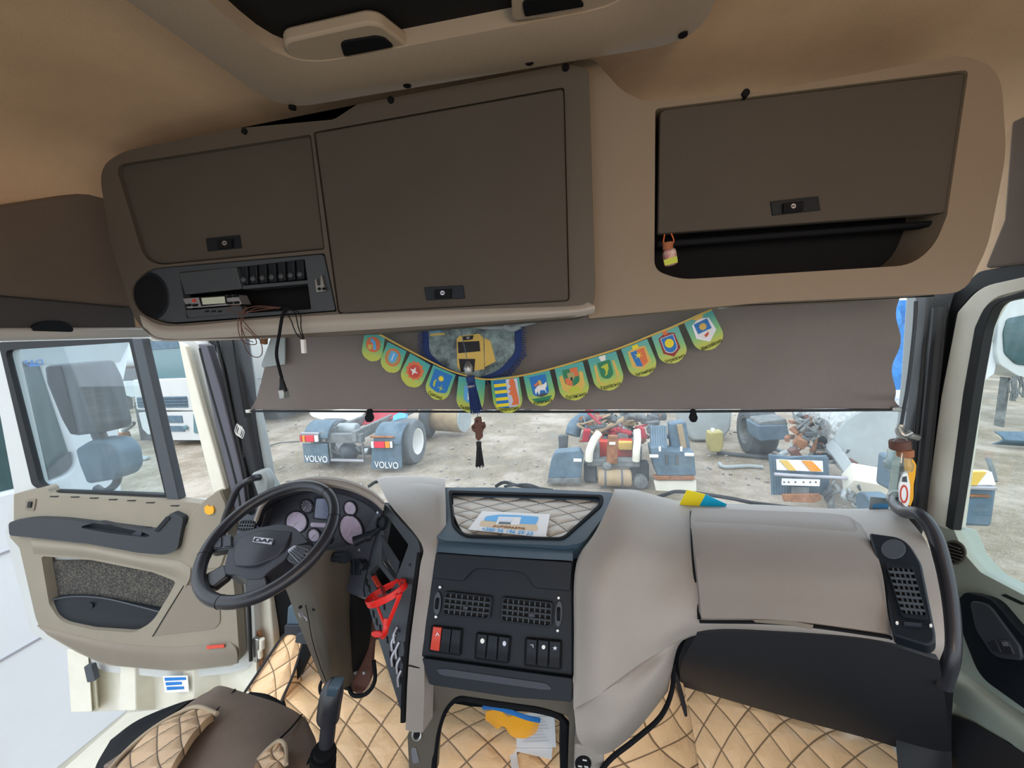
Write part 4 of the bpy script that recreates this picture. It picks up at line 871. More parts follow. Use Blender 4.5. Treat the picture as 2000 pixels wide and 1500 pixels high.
# arch below the drawer
b = new(); plate(b, PY(.86), rnd([(834, 1332, 3), (1122, 1368, 3), (1124, 1480, 3), (1124, 1530, 3), (1108, 1530, 3), (1112, 1400, 14), (1060, 1382, 20), (960, 1368, 20), (893, 1358, 14), (866, 1385, 20), (850, 1440, 20), (845, 1530, 3), (800, 1530, 3), (795, 1435, 5), (834, 1398, 8)], 6), t=.05); ar = obj('arch', b, 'trim_beige', t, bev=.006)
b = new(); tube(b, pp((1104, 1530, .87), (1102, 1450, .875), (1098, 1404, .875), (1050, 1386, .875), (960, 1373, .875), (895, 1364, .875), (866, 1395, .875), (852, 1450, .87), (846, 1520, .86)), lambda q: .013 if q < .25 else .008); obj('edge_seal', b, 'blackm', t)
b = new(); lathe(b, at(815, 1434, .86), PN.n, [(.013, 0), (.014, .006), (.010, .007), (.009, 0), (.0, -.002)], 24); so = obj('socket', b, 'steel', ar)
b = new(); lathe(b, at(815, 1434, .855), PN.n, [(.008, 0), (.008, .003)], 20); obj('socket_hole', b, 'void', so)
b = new(); plate(b, PY(.857), rnd([(802, 1462), (812, 1461), (819, 1490), (806, 1492)], 5), t=.002); obj('symbol_plate', b, 'silver', ar, bev=.0005)
b = new(); plate(b, PY(.82), rnd([(1122, 1455), (1165, 1462), (1180, 1480), (1180, 1530), (1120, 1530)], 6), t=.05); sb = obj('socket_block', b, 'dash', t, bev=.006)
b = new(); plate(b, PY(.818), ell(1139, 1492, 16, 15), t=.004); dl = obj('dial', b, 'blackm', sb)
for x, y in ((1142, 1484), (1133, 1496), (1145, 1497)):
    b = new(); bar(b, at(x - 4, y, .8165), at(x + 4, y + 1.5, .8165), .002, .002); obj('mark', b, 'white', dl)
# tunnel mat beneath
qm = quilt('tunnel_mat', [pp((850, 1372, 1.16), (980, 1388, 1.16), (1110, 1400, 1.16)), pp((840, 1430, 1.02), (980, 1440, 1.02), (1115, 1450, 1.02)), pp((825, 1540, .9), (980, 1545, .9), (1130, 1550, .9))], 'quilt_tan', 3.7, 2.6, None, 20, 20, (0, 0, -.02), .005)
tag(qm, 'tan quilted leather mat on the engine tunnel under the centre console', 'mat')
def papers(P, Y, z):
    b = new(); plate(b, Pl(at(1000, 1410, 1.07), at(1080, 1410, 1.065), at(1040, 1480, .965), off=z), P, t=.0008); return b
tag(obj('paper_sheet', papers([(1012, 1395), (1082, 1388), (1086, 1459), (1008, 1458)], 0, .006), 'paper'), 'white printed sheet lying uppermost beside the orange goggles', 'paper')
tag(obj('paper_sheet', papers([(1000, 1440), (1080, 1450), (1077, 1483), (1004, 1466)], 0, .003), 'paper'), 'white sheet sticking out below the printed sheet', 'paper')
tag(obj('paper_sheet', papers([(990, 1430), (1004, 1440), (1020, 1540), (1000, 1510)], 0, .0015), 'paper'), 'narrow white strip of paper reaching the bottom edge of the photo', 'paper')
for k in range(9):
    b = new(); pl_ = Pl(at(1000, 1410, 1.07), at(1080, 1410, 1.065), at(1040, 1480, .965), off=.0075); bar(b, pl_(1020, 1400 + k * 6), pl_(1074 - (k * 13) % 17, 1398 + k * 6), .0012, .0005); obj('print_line', b, 'silver', bpy.data.objects['paper_sheet'])
g_ = thing('safety_goggles', 'orange-tinted safety glasses with blue top frame on the tunnel mat', 'glasses')
b = new(); patch(b, [pp((950, 1390, 1.03), (975, 1386, 1.01), (990, 1400, 1.0), (1010, 1398, .99), (1040, 1405, .985), (1055, 1408, 1.0)), pp((948, 1405, 1.04), (970, 1410, 1.01), (988, 1420, 1.0), (1004, 1425, .99), (1035, 1425, .985), (1050, 1425, 1.0)), pp((956, 1412, 1.04), (972, 1424, 1.015), (983, 1418, 1.01), (1000, 1438, .995), (1025, 1442, .99), (1044, 1434, 1.0))], 5, 5, (0, .003, 0)); obj('lens', b, 'amber', g_)
b = new(); tube(b, pp((945, 1382, 1.05), (965, 1382, 1.01), (990, 1388, .99), (1030, 1402, .98), (1054, 1407, .99)), .006, flat=(0, 0, 1)); obj('brow_bar', b, 'blue', g_)

# ------------------------------------------------------------------ steering wheel
t = thing('steering_wheel', 'black leather four-spoke steering wheel with DAF badge and thumb buttons', 'steering wheel')
t['label'] = 'black leather four-spoke steering wheel with thumb buttons on the left'
WC = V((-.683, .889, 2.40)); WN = V((-.041, -.471, .881)).normalized(); wu = WN.cross(V((1, 0, 0))).normalized(); wv = WN.cross(wu)
b = new(); K = 72; tube(b, [WC + (wu * math.cos(2 * math.pi * k / K) + wv * math.sin(2 * math.pi * k / K)) * .179 for k in range(K)], (.0165), n=16, sub=1, closed=True); rim = obj('rim', b, 'leather', t)
for a in (1.02, 1.7, 4.2, 5.3):
    pass
PW = Pl(WC, WC + wu, WC + wv)
for px_ in ((432, 1175), (645, 958), (400, 1085), (655, 1010)):
    c = PW(*px_); rd = (c - WC).normalized(); tg = WN.cross(rd); c = WC + rd * .179; K2 = 20
    b = new(); tube(b, [c + (rd * math.cos(2 * math.pi * k / K2) + WN * math.sin(2 * math.pi * k / K2)) * .0168 for k in range(K2)], .0006, n=5, sub=1, closed=True); obj('stitching', b, 'blackm', rim)
hb = [(446, 1072, 8), (460, 1042, 10), (505, 1030, 10), (545, 1023, 10), (572, 1027, 12), (592, 1045, 8), (602, 1058, 4), (570, 1068, 8), (558, 1092, 10), (525, 1116, 8), (512, 1130, 6), (480, 1132, 6), (462, 1122, 6), (440, 1122, 6), (438, 1106, 6)]
b = new(); plate(b, PW.off(-.004), rnd(hb, 6), t=.05); hp = obj('hub', b, 'hub', t, bev=.010, seg=4, ang=50)
b = new(); patch(b, [[PW.off(-.002)(462, 1052), PW.off(.002)(510, 1036), PW.off(-.002)(570, 1038)], [PW.off(.004)(455, 1082), PW.off(.014)(505, 1070), PW.off(.004)(560, 1062)], [PW.off(-.002)(458, 1106), PW.off(.004)(495, 1104), PW.off(-.002)(540, 1088)]], 7, 7, tuple(-WN * .02)); obj('airbag_cover', b, 'hub', hp, bev=.003)
def wtri(P, m, k, nm, par, t_=.003): b = new(); plate(b, PW.off(k), P, t=t_); return obj(nm, b, m, par, bev=.0006)
bd = wtri([(496, 1048), (534, 1052), (530, 1063), (493, 1058)], 'silver', .015, 'badge', hp, .004)
text('DAF', 'ink', PW.off(.0165)(513, 1055.5), PW(534, 1057) - PW(493, 1053), PW(496, 1048) - PW(493, 1058), .014, bd, fitw=(PW(530, 1057) - PW(497, 1053)).length)
for P in ([(402, 1050), (452, 1042), (458, 1070), (410, 1080), (402, 1070)], [(556, 1066), (605, 1062), (622, 1078), (592, 1108), (560, 1096)], [(440, 1100), (446, 1124), (412, 1150), (398, 1140), (400, 1120)], [(482, 1118), (516, 1114), (524, 1140), (518, 1164), (478, 1162)]):
    b = new(); plate(b, PW.off(-.006), rnd(P, 8), t=.022); obj('spoke', b, 'leather', t, bev=.006, seg=3)
for P, nb in (([(417, 1048), (452, 1043), (454, 1068), (414, 1073)], 2), ([(560, 1075), (575, 1064), (604, 1074), (588, 1104)], 4)):
    pd = wtri(rnd(P, 5), 'silver' if nb == 4 else 'greyp', -.001, 'button_pad', t, .006)
    for k in range(nb):
        u0, u1 = (k + .12) / nb, (k + .88) / nb; A, B, C_, D = P
        f = lambda u, v: ((A[0] * (1 - u) + B[0] * u) * (1 - v) + (D[0] * (1 - u) + C_[0] * u) * v, (A[1] * (1 - u) + B[1] * u) * (1 - v) + (D[1] * (1 - u) + C_[1] * u) * v)
        wtri(rnd([f(u0, .12), f(u1, .12), f(u1, .88), f(u0, .88)], 3), 'hub', .003, 'button', pd, .005)
# column
t = thing('steering_column', 'grey-brown steering column shroud rising from the cab floor', 'steering column')
b = new(); patch(b, [pp(*r_) for r_ in ([(545, 1085, 1.0), (585, 1090, .93), (625, 1085, .93), (672, 1090, 1.02)], [(548, 1128, .99), (585, 1140, .93), (625, 1135, .93), (675, 1132, 1.02)], [(562, 1160, 1.0), (595, 1172, .95), (630, 1172, .94), (678, 1168, 1.04)], [(578, 1205, 1.02), (606, 1212, .97), (636, 1212, .96), (680, 1210, 1.06)], [(602, 1265, 1.05), (624, 1272, 1.0), (648, 1275, .99), (684, 1270, 1.08)], [(628, 1330, 1.09), (640, 1342, 1.05), (655, 1346, 1.05), (684, 1340, 1.1)])], 7, 6, (0, .03, 0)); sh_ = obj('shroud', b, 'column', t, ang=60)
b = new(); tube(b, pp((597, 1182, .945), (603, 1210, .955), (610, 1250, .98), (625, 1300, 1.01), (640, 1338, 1.03)), .0012, n=6); obj('seam', b, 'blackm', sh_)
for x, y in ((586, 1186), (613, 1190)):
    b = new(); lathe(b, at(x, y, .945), (0, -1, .3), [(.0045, -.004), (.0045, .002)], 12); obj('screw', b, 'blackm', sh_)
b = new(); bar(b, at(586, 1196, .94), at(590, 1204, .93), .01, .008); tube(b, pp((590, 1202, .94), (597, 1206, .935), (600, 1212, .93)), .002); obj('adjuster_catch', b, 'silver', t)
b = new(); cyl(b, WC - WN * .03, WC - WN * .12, .05, 28, .07); obj('collar', b, 'hub', t)
b = new(); cyl(b, at(636, 1088, .98), at(674, 1088, .97), .014, 20, .015); cyl(b, at(668, 1088, .975), at(676, 1088, .97), .018, 20); obj('lower_stalk', b, 'black', t)
b = new(); tube(b, pp((740, 1035, 1.06), (722, 1045, 1.03), (706, 1052, 1.01), (692, 1058, 1.0)), lambda q: .008 + .008 * q, n=14); cyl(b, at(722, 1046, 1.03), at(714, 1050, 1.02), .015, 18); obj('upper_stalk', b, 'black', t)
b = new(); lathe(b, at(744, 1022, 1.085), PP.n, [(.022, -.01), (.022, .004), (.016, .006), (.014, 0)], 24); obj('ignition_ring', b, 'black', t)
b = new(); patch(b, [pp((655, 1095, 1.06), (685, 1098, 1.05), (712, 1120, 1.08)), pp((660, 1170, 1.07), (690, 1175, 1.06), (718, 1180, 1.1)), pp((665, 1270, 1.1), (690, 1275, 1.09), (714, 1262, 1.13)), pp((668, 1345, 1.12), (680, 1348, 1.12), (694, 1335, 1.15))], 5, 6, (0, .03, 0)); obj('column_shade', b, 'blackm', t, ang=60)  # black sheet standing for the shaded right side of the column
# pedals
t = thing('brake_pedal', 'worn dark metal pedal arm and plate right of the steering column', 'pedal')
b = new(); patch(b, [pp((720, 1200, 1.2), (738, 1205, 1.2)), pp((705, 1260, 1.17), (728, 1262, 1.17)), pp((690, 1330, 1.12), (722, 1330, 1.12)), pp((684, 1348, 1.1), (705, 1358, 1.1))], 4, 5, (0, .02, 0)); obj('arm', b, 'wood', t)
b = new(); tube(b, pp((680, 1340, 1.1), (690, 1358, 1.08), (715, 1355, 1.08), (732, 1330, 1.1), (730, 1290, 1.12)), .007); obj('plate_edge', b, 'blackm', t)
for x in (694, 711):
    b = new(); lathe(b, at(x, 1314, 1.115), (0, -1, .3), [(.005, -.006), (.005, .003)], 12); obj('bolt', b, 'steel', t)
t = thing('clutch_pedal', 'grey ribbed pedal pad on a bracket left of the steering column', 'pedal')
b = new(); plate(b, PY(1.14), rnd([(562, 1185), (590, 1182), (585, 1222), (560, 1222)], 4), t=.03); obj('arm', b, 'fender', t, bev=.004)
b = new(); plate(b, PY(1.13), rnd([(555, 1222), (590, 1222), (596, 1240), (556, 1240)], 3), t=.012); obj('bracket', b, 'hub', t, bev=.002)
b = new(); plate(b, PY(1.12), rnd([(578, 1240), (598, 1232), (604, 1260), (575, 1256)], 4), t=.02); obj('pad', b, 'greyp', t, bev=.003)
t = thing('accelerator_stop', 'small dark bracket on the mat behind the gear lever', 'bracket')
b = new(); tube(b, pp((633, 1322, 1.12), (625, 1340, 1.1), (628, 1356, 1.09), (640, 1358, 1.09)), .006); obj('loop', b, 'blackm', t)
b = new(); bar(b, at(628, 1316, 1.12), at(640, 1338, 1.1), .012, .006); obj('tongue', b, 'steel', t)
# gear lever
t = thing('gear_lever', 'black gear lever with glossy knob and rubber gaiter beside the driver seat', 'gear lever')
b = new(); tube(b, pp((655, 1326, .66), (652, 1340, .65), (645, 1370, .64), (641, 1400, .64)), lambda q: (.012 + .014 * math.sin(min(1, q * 1.6) * math.pi * .5), .012 + .011 * math.sin(min(1, q * 1.6) * math.pi * .5)), n=20, sub=6); kn = obj('knob', b, 'leather', t)
b = new(); patch(b, [pp((648, 1330, .628), (668, 1330, .628)), pp((640, 1345, .618), (662, 1346, .618)), pp((637, 1360, .62), (652, 1362, .62))], 4, 4, (0, .01, 0)); obj('knob_button', b, 'console_blue', kn, bev=.001)
b = new(); tube(b, pp((642, 1395, .64), (640, 1430, .635), (634, 1475, .625)), .0155, n=18); obj('shaft', b, 'leather', t)
b = new()
for k in range(6):
    tube(b, pp((634 - k * 2, 1462 + k * 9, .62), (633 - k * 2, 1469 + k * 9, .62)), .021 + .003 * (k % 2) + .0018 * k, n=18, smooth=False)
obj('gaiter', b, 'blackm', t)

# ------------------------------------------------------------------ driver seat
t = thing('driver_seat', 'brown cloth driver seat with quilted tan inserts, lower left', 'seat')
ZS = (0, 0, -.1)
b = new(); patch(b, [pp((408, 1350, .80), (430, 1338, .80), (480, 1352, .79), (545, 1372, .77), (592, 1398, .74), (608, 1425, .73)), pp((378, 1366, .75), (420, 1366, .745), (480, 1382, .735), (540, 1400, .72), (596, 1432, .69), (618, 1450, .68)), pp((300, 1425, .68), (360, 1420, .67), (430, 1440, .65), (510, 1460, .63), (590, 1490, .61), (622, 1500, .6)), pp((200, 1495, .60), (290, 1500, .58), (400, 1530, .56), (500, 1560, .54), (590, 1590, .52), (625, 1600, .5))], 6, 7, ZS); cu_ = obj('cushion', b, 'seat', t, bev=.01, ang=50)
def up_(P, k): return [[p + V((0, 0, k)) for p in r_] for r_ in P]
q1 = [pp((362, 1398, .705), (385, 1392, .70), (418, 1398, .69)), pp((300, 1430, .665), (345, 1425, .65), (385, 1430, .64)), pp((235, 1500, .595), (290, 1500, .58), (345, 1490, .57)), pp((190, 1560, .54), (250, 1560, .53), (310, 1560, .53))]
quilt('quilted_insert', up_(q1, .006), 'quilt_seat', 2.0, 3.6, t, 12, 8, (0, 0, -.02), .004)
q2 = [pp((540, 1455, .628), (552, 1458, .625)), pp((515, 1480, .605), (555, 1480, .60)), pp((500, 1500, .59), (556, 1500, .585)), pp((490, 1540, .55), (556, 1540, .55))]
quilt('quilted_insert', up_(q2, .006), 'quilt_seat', 1.3, 1.8, t, 10, 6, (0, 0, -.02), .004)
b = new(); tube(b, up_([pp((425, 1400, .69), (390, 1386, .705), (358, 1394, .71), (300, 1428, .67), (245, 1475, .62), (190, 1540, .55))], .008)[0], .005); obj('piping', b, 'piping', t); b = new(); tube(b, up_([pp((505, 1490, .60), (525, 1468, .615), (545, 1453, .628), (558, 1462, .62), (560, 1500, .585))], .008)[0], .004); obj('piping', b, 'piping', t)
b = new(); tube(b, up_([pp((460, 1350, .79), (440, 1375, .745), (415, 1400, .70), (380, 1440, .64), (340, 1500, .575))], .006)[0], .002); tube(b, up_([pp((590, 1400, .74), (570, 1425, .69), (545, 1450, .635), (510, 1490, .6)) ], .006)[0], .002); obj('seam', b, 'blackm', t)
b = new(); patch(b, [pp((395, 1362, .83), (375, 1366, .80), (350, 1385, .76)), pp((350, 1372, .80), (320, 1395, .76), (300, 1420, .70)), pp((270, 1405, .76), (240, 1445, .70), (230, 1480, .64)), pp((215, 1445, .72), (185, 1500, .64), (200, 1520, .6))], 6, 6, (.01, .0, -.12)); obj('side_bolster', b, 'blackm', t, bev=.008)

# ------------------------------------------------------------------ floor mats
NEG = (0, 0, -.01)
qm = quilt('driver_mat', [pp((560, 1225, 1.42), (640, 1240, 1.42), (760, 1250, 1.42)), pp((545, 1300, 1.28), (650, 1310, 1.27), (780, 1310, 1.25)), pp((560, 1380, 1.12), (680, 1390, 1.12), (800, 1390, 1.10)), pp((600, 1480, .98), (700, 1490, .98), (800, 1490, .98)), pp((600, 1600, .85), (700, 1600, .85), (810, 1600, .85))], 'quilt_tan', 3.3, 4.4, None, 16, 12, NEG, .006)
tag(qm, 'tan quilted mat on the driver floor under the steering column and pedals', 'mat')
b_m = thing('footrest_mat', 'narrow tan quilted footrest pad with dark piped edge beside the open door', 'footrest mat')
quilt('pad', [pp((553, 1242, 1.26), (572, 1240, 1.26), (590, 1248, 1.26)), pp((520, 1290, 1.20), (555, 1290, 1.20), (575, 1305, 1.20)), pp((478, 1350, 1.13), (520, 1355, 1.13), (548, 1368, 1.13))], 'quilt_tan', 1.4, 2.2, b_m, 12, 12, (.0, .05, -.05), .004)
b = new(); tube(b, pp((478, 1352, 1.12), (520, 1290, 1.19), (553, 1242, 1.25), (572, 1237, 1.25), (592, 1246, 1.25), (577, 1305, 1.19), (550, 1370, 1.12)), .005); obj('piped_edge', b, 'ink', b_m)
b = new(); plate(b, PY(1.21), [(592, 1255), (612, 1262), (566, 1360), (550, 1372), (575, 1310)], t=.03); obj('side_face', b, 'blackm', b_m)
b = new(); patch(b, [pp((592, 1130, 1.3), (540, 1150, 1.3), (510, 1180, 1.3)), pp((600, 1250, 1.32), (550, 1250, 1.32), (515, 1250, 1.32))], 4, 4, (0, .02, 0)); tag(obj('kick_panel', b, 'blackm'), 'black kick panel in the driver footwell behind the wheel', 'panel')
qm = quilt('passenger_mat', [pp((1335, 1306, 1.45), (1420, 1325, 1.45), (1560, 1380, 1.43), (1740, 1420, 1.40)), pp((1340, 1380, 1.32), (1450, 1390, 1.32), (1580, 1430, 1.31), (1750, 1470, 1.3)), pp((1355, 1480, 1.2), (1460, 1490, 1.2), (1600, 1520, 1.2), (1780, 1560, 1.2)), pp((1370, 1600, 1.1), (1470, 1610, 1.1), (1640, 1620, 1.1), (1800, 1640, 1.1))], 'quilt_tan', 5.4, 3.3, None, 18, 16, (0, .01, -.01), .006)
tag(qm, 'large tan quilted mat in the passenger footwell under the glove box', 'mat')
qm = quilt('tunnel_side_mat', [pp((1280, 1310, 1.12), (1306, 1318, 1.14), (1334, 1335, 1.16)), pp((1250, 1400, 1.02), (1305, 1400, 1.08), (1350, 1410, 1.14)), pp((1180, 1460, .95), (1270, 1470, 1.0), (1362, 1480, 1.08)), pp((1120, 1530, .88), (1250, 1550, .93), (1375, 1560, 1.0))], 'quilt_tan', 1.7, 3.2, None, 14, 14, (0, .01, -.01), .005)
tag(qm, 'tan quilted mat on the tunnel side between centre console and passenger mat', 'mat')
b = new(); tube(b, pp((1313, 1305, 1.05), (1326, 1340, 1.12), (1336, 1380, 1.13), (1338, 1396, 1.13)), .007); tag(obj('mat_seam', b, 'ink'), 'black edge strip between the two passenger-side mats', 'edge strip')

# flag on the dash
t = thing('paper_flag', 'folded yellow and light blue paper flag on the dashboard top by the wipers', 'flag')
b = new(); plate(b, PY(1.27), [(1342, 957), (1378, 966), (1366, 988), (1327, 986)], t=.003); obj('yellow_half', b, 'yellow', t)
b = new(); plate(b, PY(1.272), [(1378, 966), (1420, 985), (1416, 991), (1366, 988)], t=.003); obj('blue_half', b, 'cyan', t)
t = thing('sticker', 'pale blue sticker with a small truck symbol on the lower right of the windscreen', 'sticker')
PS = PY(1.27)
b = new(); plate(b, PS, rnd([(1700, 970), (1739, 974), (1733, 1004), (1697, 998)], 2), t=.001); obj('backing', b, 'sticker_bg' if 'sticker_bg' in M else 'plastic_white', t)
for P in ([(1715, 983), (1735, 984), (1734, 993), (1714, 992)], [(1705, 986), (1713, 984), (1713, 992), (1704, 991)]):
    b = new(); plate(b, PS.off(.001), P, t=.0006); obj('symbol', b, 'bluelite', t)
for x in (1708, 1718, 1730):
    b = new(); plate(b, PS.off(.0012), ell(x, 994, 2, 2, 10), t=.0006); obj('symbol', b, 'bluelite', t)

# grab handles
t = thing('grab_handle', 'long curved black grab handle on the passenger side pillar', 'grab handle')
b = new(); tube(b, pp((1752, 972, 1.2), (1749, 985, 1.16), (1765, 1000, 1.1), (1795, 1005, 1.04), (1825, 1045, 1.0), (1846, 1120, .95), (1858, 1200, .90), (1858, 1280, .86), (1842, 1340, .86)), .0145, n=16, sub=8); obj('bar', b, 'leather', t)
b = new(); tube(b, pp((1748, 975, 1.25), (1752, 970, 1.22), (1754, 974, 1.2)), .02); obj('mount', b, 'pillar_grey', t)
t = thing('grab_handle', 'short curved blue-black grab handle on the driver side pillar', 'grab handle')
b = new(); tube(b, pp((507, 932, 1.2), (490, 936, 1.17), (465, 952, 1.15), (450, 985, 1.14), (438, 1020, 1.14), (432, 1060, 1.15)), .012, n=14, sub=6); obj('bar', b, 'leather', t)
b = new(); plate(b, PY(1.2), rnd([(488, 925), (512, 918), (524, 940), (522, 975), (505, 975), (495, 945)], 8), t=.04); obj('mount', b, 'pillar_grey', t, bev=.008)

# key things hanging on the right rod
t = thing('clip_cluster', 'pale paperclips and spring hanging on the left pillar', 'clips')
b = new()
for k in range(4): tube(b, [at(x + k * 3 - 4, y + k * 2, 1.2) for x, y in ((468, 830), (472, 838), (468, 850), (463, 842), (467, 828))], .0012, n=6, sub=5, closed=True)
obj('paperclips', b, 'white', t)
b = new(); tube(b, [at(474 + 3 * math.sin(k * 1.9) + k * .1, 858 + k * 1.2, 1.2) for k in range(30)], .001, n=5, sub=2); obj('spring', b, 'ink', t)
t = thing('jar_charm', 'small corked glass jars tied to the rod clamp at the right pillar', 'charm')
b = new(); cyl(b, at(1757, 860, 1.17), at(1758, 877, 1.17), .022, 20); obj('cork', b, 'wood', t, bev=.003)
b = new(); cyl(b, at(1768, 878, 1.16), at(1768, 892, 1.16), .017, 20); obj('cork', b, 'cork', t, bev=.003)
b = new(); lathe(b, at(1758, 876, 1.17), (0, 0, -1), [(.020, 0), (.024, .006), (.024, .03), (.030, .04), (.028, .055), (.016, .065), (.013, .10), (.011, .13)], 20); obj('jar', b, 'clear', t)
b = new(); tube(b, pp((1745, 862, 1.165), (1755, 855, 1.16), (1770, 858, 1.16), (1776, 878, 1.16)), .002, n=6); obj('wire_tie', b, 'steel', t)
t = thing('air_freshener', 'oval card air freshener with a red circle hanging by the jars', 'air freshener')
PA = PY(1.15)
b = new(); plate(b, PA, rnd([(1764, 925), (1772, 920), (1778, 950), (1776, 985), (1766, 998), (1758, 985), (1756, 950)], 8), t=.004); obj('card', b, 'paper', t)
b = new(); plate(b, PA.off(.001), ell(1766, 965, 8, 18), [ell(1766, 965, 5.5, 14)], t=.001); obj('printed_ring', b, 'redb', t)
b = new(); plate(b, PA.off(.001), [(1763, 932), (1771, 930), (1772, 942), (1762, 941)], t=.001); obj('printed_box', b, 'greyp', t)
t = thing('amber_tag', 'orange and yellow translucent tag hanging against the right pillar', 'tag')
b = new(); plate(b, PY(1.17), rnd([(1772, 898), (1783, 896), (1790, 908), (1788, 930), (1785, 945), (1784, 975), (1778, 990), (1774, 985), (1774, 930)], 3), t=.012); obj('body', b, 'amber', t, bev=.003)

# ------------------------------------------------------------------ wipers (outside)
def wiper(P, label, Y=1.47):
    t = thing('windscreen_wiper', label, 'wiper')
    b = new(); tube(b, [at(x, y, Y) for x, y in P[0]], .007, n=8); obj('arm', b, 'ink', t)
    b = new(); tube(b, [at(x, y, Y - .01) for x, y in P[1]], .005, n=8); obj('blade', b, 'hub', t)
wiper(([(720, 950), (740, 940), (790, 943), (850, 948)], [(752, 956), (790, 948), (835, 952), (800, 958), (752, 957)]), 'windscreen wiper right of the steering wheel, partly behind the dash')
wiper(([(968, 950), (985, 942), (1010, 948), (1080, 958)], [(985, 950), (1030, 946), (1060, 956)]), 'windscreen wiper behind the centre console tray')
wiper(([(1262, 978), (1300, 966), (1330, 960), (1420, 972), (1470, 982), (1560, 996)], [(1380, 966), (1450, 978), (1560, 992), (1640, 1000)]), 'long windscreen wiper behind the paper flag')

# ================================================================== OPEN DRIVER DOOR
PDo = PY(1.2)
t = thing('cab_door', 'open driver door with beige inner panel, black armrest and framed window', 'door')
b = new()
plate(b, PDo.off(-.046), rnd([(-30, 648, 10), (345, 657, 6), (388, 668, 20), (404, 700, 6), (440, 830, 3), (478, 960, 3), (492, 1100, 3), (500, 1280, 6), (485, 1306, 10), (440, 1316, 10), (345, 1326, 3), (205, 1312, 10), (60, 1235, 10), (10, 1040, 3), (28, 960, 3)], 5),
      [rnd([(4, 680, 12), (345, 664, 4), (366, 690, 10), (428, 955, 6), (405, 985, 4), (92, 968, 10), (66, 950, 8)])], t=.05)
obj('door_frame', b, 'paint', t, bev=.006)
b = new(); plate(b, PDo.off(-.012), [(348, 668), (362, 676), (396, 800), (440, 955), (430, 975), (415, 960), (375, 800)], t=.02); obj('frame_trim', b, 'cream', t, bev=.004)
b = new(); plate(b, PDo.off(-.016), [(386, 672), (404, 674), (432, 765), (474, 935), (484, 1010), (462, 1010), (446, 940), (418, 820)], t=.03); obj('front_edge', b, 'door_seal', t, bev=.004, label='dark grey front edge of the window frame')
b = new(); tube(b, [PDo.off(-.02)(x, y) for x, y in ((392, 680), (402, 720), (430, 820), (455, 910), (470, 980), (480, 1080), (487, 1200), (490, 1290))], .007); obj('weather_strip', b, 'seal', t)
b = new(); plate(b, PDo.off(-.02), rnd([(-4, 668, 8), (258, 661, 2), (276, 661, 2), (352, 976, 2), (330, 976, 2), (96, 966, 12), (62, 948, 8)], 4), [rnd([(9, 684, 12), (252, 668, 2), (322, 966, 3), (98, 958, 12), (76, 944, 8)], 4)], t=.02); obj('window_seal', b, 'seal', t, bev=.002)
b = new(); plate(b, PDo.off(-.01), [(257, 661), (276, 661), (350, 976), (326, 976)], t=.03); obj('window_divider', b, 'greyp', t, bev=.003)
b = new(); plate(b, PDo.off(-.035), [(4, 672), (262, 662), (336, 972), (96, 965), (66, 948)], t=.004); obj('window_glass', b, 'door_glass', t)
pan = [(27, 965, 4), (92, 950, 8), (98, 966, 8), (345, 978, 4), (400, 985, 4), (418, 962, 12), (432, 955, 6), (444, 985, 3), (452, 1100, 3), (462, 1200, 3), (468, 1290, 8), (455, 1300, 6), (350, 1312, 3), (205, 1299, 20), (150, 1274, 8), (92, 1240, 6), (72, 1218, 20), (38, 1070, 4), (18, 1048, 4), (27, 1030, 3)]
hole = [(80, 1086, 8), (180, 1094, 3), (300, 1118, 3), (344, 1136, 8), (330, 1162, 4), (298, 1215, 20), (262, 1236, 10), (180, 1230, 3), (118, 1215, 20), (96, 1180, 4)]
b = new(); plate(b, PDo, rnd(pan), [rnd(hole)], t=.035); pn = obj('inner_panel', b, 'door_trim', t, bev=.008, seg=3)
b = new(); plate(b, PDo.off(-.034), [(75, 1095), (350, 1095), (350, 1190), (310, 1192), (200, 1165), (95, 1175)], t=.003); obj('pocket_cloth', b, 'weave', pn)
b = new(); patch(b, [[PDo.off(-.018)(x, y) for x, y in ((95, 1172), (130, 1164), (180, 1166), (250, 1178), (312, 1190))], [PDo.off(-.010)(x, y) for x, y in ((100, 1200), (140, 1200), (190, 1200), (250, 1205), (300, 1212))], [PDo.off(-.022)(x, y) for x, y in ((112, 1225), (150, 1238), (190, 1240), (250, 1240), (290, 1236))]], 5, 5, (0, .01, 0)); bn = obj('pocket_bin', b, 'black', pn)
b = new(); tube(b, [PDo.off(-.012)(x, y) for x, y in ((94, 1173), (140, 1165), (200, 1168), (262, 1182), (315, 1196))], .003); obj('bin_rim', b, 'greyp', bn)
b = new(); plate(b, PDo.off(-.006), ell(174, 1184, 7, 6), t=.003); obj('moulded_disc', b, 'black', bn, bev=.001)
b = new(); patch(b, [[PDo.off(.001)(x, y) for x, y in ((60, 1052), (170, 1064), (270, 1084), (345, 1095), (372, 1108))], [PDo.off(.014)(x, y) for x, y in ((62, 1066), (170, 1076), (270, 1096), (340, 1110), (370, 1130))], [PDo.off(.001)(x, y) for x, y in ((66, 1082), (170, 1089), (290, 1112), (346, 1130), (360, 1150))]], 5, 5, (0, .01, 0)); obj('panel_swell', b, 'door_trim', pn)
b = new(); plate(b, PDo.off(.022), rnd([(16, 1020, 8), (60, 1012, 20), (120, 1014, 20), (250, 1030, 10), (300, 1037, 10), (335, 1001, 5), (358, 1012, 6), (346, 1075, 10), (322, 1084, 10), (270, 1080, 10), (170, 1062, 5), (60, 1050, 5), (18, 1046, 5)], 5), [rnd([(158, 1028, 8), (190, 1020, 8), (280, 1040, 6), (294, 1046, 4), (284, 1050, 4), (215, 1042, 8), (160, 1032, 4)])], t=.04); ar = obj('armrest', b, 'arm', t, bev=.009, seg=3)
